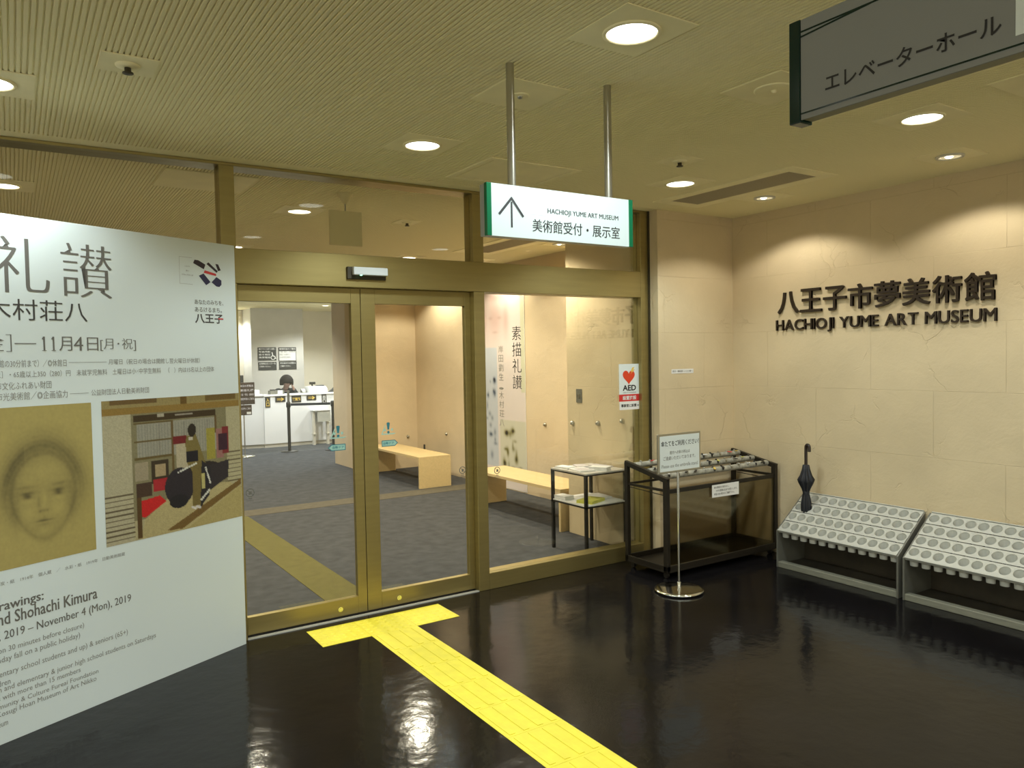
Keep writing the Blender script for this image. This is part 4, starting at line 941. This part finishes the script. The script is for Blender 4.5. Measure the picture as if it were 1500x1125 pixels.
b = MB(); b.add([(x, y, z) for y in (10.26, 10.34) for x, z in ((3.40, 1.006), (3.52, 1.10), (3.60, 1.10), (3.60, 1.006))], [(0, 1, 2, 3), (7, 6, 5, 4), (0, 1, 5, 4), (1, 2, 6, 5), (2, 3, 7, 6), (3, 0, 4, 7)]); obj('screen', b, 'dark_grey', t)
# writing table in front of the counter
t = thing('side_table', 'narrow white writing table standing against the counter', 'table', (3.12, 9.98, 0))
obj('tabletop', bx(2.94, 3.29, 9.90, 10.09, .662, .685), 'counter_top', t, .003); obj('apron', bx(3.03, 3.285, 9.915, 9.93, .45, .6615), 'grey_plastic', t)
for x in (2.975, 3.25): 
    obj('leg', bx(x - .02, x + .02, 9.95, 10.03, .0, .6615), 'beige_metal', t)
    obj('foot_bar', bx(x - .028, x + .028, 9.93, 10.05, .205, .225), 'beige_metal', t)
# belt posts
def post(x, y, label):
    t = thing('belt_post', label, 'barrier post', (x, y, 0), 'black belt barrier posts')
    obj('base', MB().lathe([(.0001, 0), (.155, 0), (.155, .008), (.05, .018), (.0001, .018)], (x, y, 0), 32), 'black_paint', t); obj('pole', MB().tube([(x, y, .017), (x, y, .80)], .028, 16), 'black_paint', t)
    obj('head', MB().lathe([(.032, .80), (.04, .81), (.04, .885), (.03, .905), (.0001, .905)], (x, y, 0), 20), 'black_paint', t); return t
pa = post(2.262, 9.22, 'black barrier post with a card holder in front of the reception counter')
post(2.985, 8.92, 'black barrier post at the right beside the partition wall')
p, q = Vector((2.30, 9.205, 0)), Vector((2.945, 8.935, 0))
b = MB(); b.add([p + Vector((0, 0, .83)), q + Vector((0, 0, .83)), q + Vector((0, 0, .875)), p + Vector((0, 0, .875))], [(0, 1, 2, 3)]); 
nb = (q - p).cross(Vector((0, 0, 1))).normalized() * .002; b.add([v_ + nb for v_ in map(Vector, b.v)], [(3, 2, 1, 0)]); b.add(b.v[:], [(0, 1, 5, 4), (1, 2, 6, 5), (2, 3, 7, 6), (3, 0, 4, 7)])
obj('belt', b, 'belt', pa)
obj('card_holder', bx(2.245, 2.285, 9.205, 9.235, .905, 1.11), 'grey_steel', pa, .003)
# menu stand behind the poster edge
t = thing('information_stand', 'stand with two dark brown boards beside the poster edge, inside the museum', 'sign stand', (1.43, 9.0, 0))
obj('base', MB().lathe([(.0001, 0), (.17, 0), (.17, .012), (.03, .022), (.0001, .022)], (1.43, 9.03, 0), 32), 'chrome', t); obj('pole', MB().tube([(1.43, 9.03, .02), (1.43, 9.03, 1.25)], .010, 12), 'steel', t)
MF = fr_y(9.0)
obj('upper_board', bx(1.21, 1.615, 9.0, 9.018, .905, 1.285), 'brown_board', t, .002); obj('lower_board', bx(1.21, 1.558, 9.0, 9.018, .720, .895), 'brown_board', t, .002)
for i, s in enumerate(('本日の展覧会', '素描礼讃', '一般・学生・高齢者', '開館時間のご案内')): text('lettering', s, MF, (1.37, 1.595, 1.205 - i * .075, 1.245 - i * .075), 'paper_pink', t, .002, bold=.01, res=2)
text('lettering', '次回展のご案内', MF, (1.37, 1.54, .815, .850), 'paper_pink', t, .002, bold=.01, res=2)
obj('white_tab', MB().flat(rc(1.47, 1.545, .735, .775), MF, .002), 'paper', t, fix=False)
# notice boards on the grey wall
NB = fr_y(12.5)
def notice(a, b, c, d, label, lines, white=False):
    t = thing('notice_board', label, 'notice', ((a + b) / 2, 12.49, (c + d) / 2), 'notices on the grey wall')
    obj('board', MB().prism(rc(a, b, c, d), NB, .001, .012), 'dark_grey', t)
    if white: obj('white_panel', MB().prism(rc(a + .012, b - .012, c + .01, d - .085), NB, .0125, .0135), 'paper', t)
    for i, s in enumerate(lines):
        z = d - .055 - i * .062
        text('lettering', s, NB, (a + .02, (b - .02) if i == 0 or len(s) > 8 else b - .13, z, z + .038), 'ink_light' if (white and i) else 'paper', t, .0142, bold=.01, res=2)
notice(2.605, 3.005, 1.658, 1.948, 'upper left dark notice with a wheelchair symbol on the grey wall', ('館内でのご注意とお願い', '写真撮影', '飲食喫煙', '携帯電話'))
t_ = [o for o in COL.objects if o.name.startswith('notice_board')][-1]
b = MB(); b.lathe([(.05, 0), (.055, .002)], (0, 0, 0), 20); wc = MB()
for k in range(20):
    a0, a1 = 2 * PI * k / 20, 2 * PI * (k + 1) / 20
    wc.flat([(2.93 + .05 * math.cos(a0), 1.72 + .05 * math.sin(a0)), (2.93 + .05 * math.cos(a1), 1.72 + .05 * math.sin(a1)), (2.93 + .036 * math.cos(a1), 1.72 + .036 * math.sin(a1)), (2.93 + .036 * math.cos(a0), 1.72 + .036 * math.sin(a0))], NB, .0142)
stroke(wc, NB, (2.91, 1.84), (2.93, 1.75), .018, .0143); stroke(wc, NB, (2.93, 1.75), (2.97, 1.75), .016, .0144); stroke(wc, NB, (2.97, 1.75), (2.99, 1.69), .016, .0145)
obj('wheelchair_symbol', wc, 'paper', t_, fix=False)
notice(2.610, 3.005, 1.445, 1.625, 'lower left dark notice on the grey wall', ('お荷物はロッカーを', 'ご利用ください。'))
notice(3.055, 3.450, 1.640, 1.945, 'upper right notice with a white panel on the grey wall', ('観覧料金のご案内', '一般　個人　団体料金', '学生・65歳以上', '小中学生無料'), True)
notice(3.062, 3.452, 1.450, 1.628, 'lower right dark notice on the grey wall', ('展示室内での撮影は', 'ご遠慮ください。'))
# ------------------------------------------------------------------ the receptionist
px, py = 2.72, 10.86
t = thing('person', 'person with a dark bob and black jacket seated behind the counter, head bowed', 'person', (px, py + .1, .45))
def skin(name, pts, edges, m, parent, sub=2, root=0):
    me = bpy.data.meshes.new(name); me.from_pydata([tuple(Vector(p[:3]) - org(parent)) for p in pts], edges, [])
    me.materials.append(M[m]); o = bpy.data.objects.new(name, me); COL.objects.link(o); o.parent = parent; ORG[o.name] = org(parent)
    sk = o.modifiers.new('skin', 'SKIN'); sk.use_smooth_shade = True
    for i, p in enumerate(pts):
        d = me.skin_vertices[0].data[i]; r = p[3]; d.radius = (r, p[4] if len(p) > 4 else r); d.use_root = (i == root)
    s = o.modifiers.new('sub', 'SUBSURF'); s.levels = sub; s.render_levels = sub
    return o
P = [(px, py + .22, .53, .115, .11), (px, py + .20, .72, .13, .11), (px, py + .13, .92, .15, .10), (px, py + .09, 1.02, .10, .08), (px, py + .045, 1.085, .052), (px, py - .01, 1.135, .055),   # 0-5 spine to neck
     (px, py - .055, 1.175, .072, .075), (px, py - .045, 1.24, .086, .09), (px, py - .03, 1.30, .065, .07),                                                    # 6-8 head
     (px - .17, py + .09, 1.05, .055), (px - .24, py - .02, .86, .043), (px - .12, py - .20, .80, .033), (px - .07, py - .26, .795, .026),                        # 9-12 arm on the desk (viewer's left)
     (px + .17, py + .09, 1.05, .055), (px + .24, py - .04, .87, .043), (px + .14, py - .08, 1.04, .033), (px + .105, py - .085, 1.125, .026),                      # 13-16 arm raised to the cheek
     (px - .10, py + .10, .50, .085), (px - .11, py - .25, .50, .065), (px - .11, py - .27, .25, .05), (px - .11, py - .26, .08, .04), (px - .11, py - .36, .035, .035),
     (px + .10, py + .10, .50, .085), (px + .11, py - .25, .50, .065), (px + .11, py - .27, .25, .05), (px + .11, py - .26, .08, .04), (px + .11, py - .36, .035, .035)]
E = [(0, 1), (1, 2), (2, 3), (3, 4), (4, 5), (5, 6), (6, 7), (7, 8), (2, 9), (9, 10), (10, 11), (11, 12), (2, 13), (13, 14), (14, 15), (15, 16), (0, 17), (17, 18), (18, 19), (19, 20), (20, 21), (0, 22), (22, 23), (23, 24), (24, 25), (25, 26)]
def finger(P, E, base, pts):
    i0 = base
    for p in pts: P.append((*p, .0085)); E.append((i0, len(P) - 1)); i0 = len(P) - 1
bx0 = Vector(P[12][:3])
for k in range(4): finger(P, E, 12, [tuple(bx0 + Vector((-.022 + .016 * k, -.045, -.004))), tuple(bx0 + Vector((-.024 + .018 * k, -.075 + .004 * abs(k - 1.5), -.012)))])
finger(P, E, 12, [tuple(bx0 + Vector((.035, -.012, -.004))), tuple(bx0 + Vector((.045, -.035, -.008)))])
bx1 = Vector(P[16][:3])
for k in range(4): finger(P, E, 16, [tuple(bx1 + Vector((-.012, -.018 + .014 * k, .042))), tuple(bx1 + Vector((-.026, -.016 + .014 * k, .066 - .004 * abs(k - 1.5))))])
finger(P, E, 16, [tuple(bx1 + Vector((-.02, -.028, .012))), tuple(bx1 + Vector((-.030, -.036, .03)))])
body = skin('body', P, E, 'skin', t)
J = [(px, py + .22, .57, .155, .14), (px, py + .20, .72, .145, .125), (px, py + .13, .92, .165, .115), (px, py + .085, 1.035, .10, .085), (px, py + .045, 1.10, .076),
     (px - .17, py + .09, 1.055, .075), (px - .24, py - .02, .86, .058), (px - .13, py - .18, .80, .046), (px + .17, py + .09, 1.055, .075), (px + .24, py - .04, .87, .058), (px + .15, py - .078, 1.02, .048), (px + .122, py - .062, 1.10, .040)]
skin('jacket', J, [(0, 1), (1, 2), (2, 3), (3, 4), (2, 5), (5, 6), (6, 7), (2, 8), (8, 9), (9, 10), (10, 11)], 'suit', t)
T_ = [(px, py + .10, .50, .10, .10), (px - .10, py + .10, .50, .10), (px - .11, py - .25, .50, .080), (px - .11, py - .27, .12, .06), (px + .10, py + .10, .50, .10), (px + .11, py - .25, .50, .080), (px + .11, py - .27, .12, .06)]
skin('trousers', T_, [(0, 1), (1, 2), (2, 3), (0, 4), (4, 5), (5, 6)], 'suit', t)
hr = MB(); n = 28; hc = Vector((px, py - .028, 1.238)); rows = []
for i in range(13):
    th = PI * .02 + i * .155
    ring_ = []
    for k in range(n):
        a = 2 * PI * k / n - PI / 2                       # a = -pi/2 is the front (towards -y)
        front = max(0, math.cos(a + PI / 2))
        lim = (1.74 if front > .66 else 2.20)             # the fringe stops above the eyes, the bob reaches the chin
        tt = min(th, lim); rr = .122 + .006 * (tt > 1.2) - .03 * max(0, tt - 1.75)
        zz = math.cos(tt) * .125 if tt < PI / 2 else -(tt - PI / 2) * .23
        rad_ = math.sin(min(tt, PI / 2)) * rr
        ring_.append(hc + Vector((rad_ * math.cos(a), rad_ * math.sin(a) * 1.02, zz)))
    rows.append(ring_)
vs = [v_ for r_ in rows for v_ in r_]
hr.add(vs, [(i * n + k, i * n + (k + 1) % n, (i + 1) * n + (k + 1) % n, (i + 1) * n + k) for i in range(12) for k in range(n)], True); hr.add(rows[0], [tuple(range(n))])
o = obj('hair', hr, 'hair', t, fix=True); o.modifiers.new('thick', 'SOLIDIFY').thickness = -.008
fa = MB()
for sx_ in (-1, 1):
    c = Vector((px + sx_ * .030, py - .135, 1.195)); fa.lathe([(.0001, -.004), (.010, 0), (.0001, .004)], tuple(c), 10)
    e_ = Vector((px + sx_ * .088, py + .0, 1.225)); 
obj('eyes', fa, 'hair', t)
fb = MB().lathe([(.0001, .0), (.012, .006), (.009, .03), (.0001, .045)], (px, py - .138, 1.150), 10); obj('nose', fb, 'skin', t)
fc = MB().tube([(px - .02, py - .122, 1.130), (px, py - .130, 1.129), (px + .02, py - .122, 1.130)], [.003, .0055, .003], 8); obj('mouth', fc, 'lip', t)
t = thing('reception_desk', 'lower white desk behind the counter where the receptionist sits', 'desk', (2.72, 10.6, 0))
obj('desktop', bx(2.07, 3.3, 10.43, 10.85, .735, .765), 'counter_top', t, .003)
for x in (2.09, 3.28): obj('side_panel', bx(x - .012, x + .012, 10.44, 10.84, 0, .7345), 'counter', t)
t = thing('office_chair', 'dark office chair under the seated receptionist', 'chair', (px, py + .25, 0))
obj('seat', bx(px - .22, px + .22, py - .05, py + .40, .36, .405), 'dark_grey', t, .02); obj('column', MB().tube([(px, py + .17, .08), (px, py + .17, .36)], .03, 12), 'black_paint', t)
obj('backrest', bx(px - .2, px + .2, py + .40, py + .43, .47, .85), 'dark_grey', t, .01); obj('back_stem', bx(px - .03, px + .03, py + .385, py + .399, .30, .6), 'black_paint', t)
for k in range(5): a = 2 * PI * k / 5; obj('leg', MB().bar((px, py + .17, .07), (px + .26 * math.cos(a), py + .17 + .26 * math.sin(a), .03), .04, .05), 'black_paint', t)
# done with the glyph source
bpy.data.objects.remove(TO, do_unlink=True)
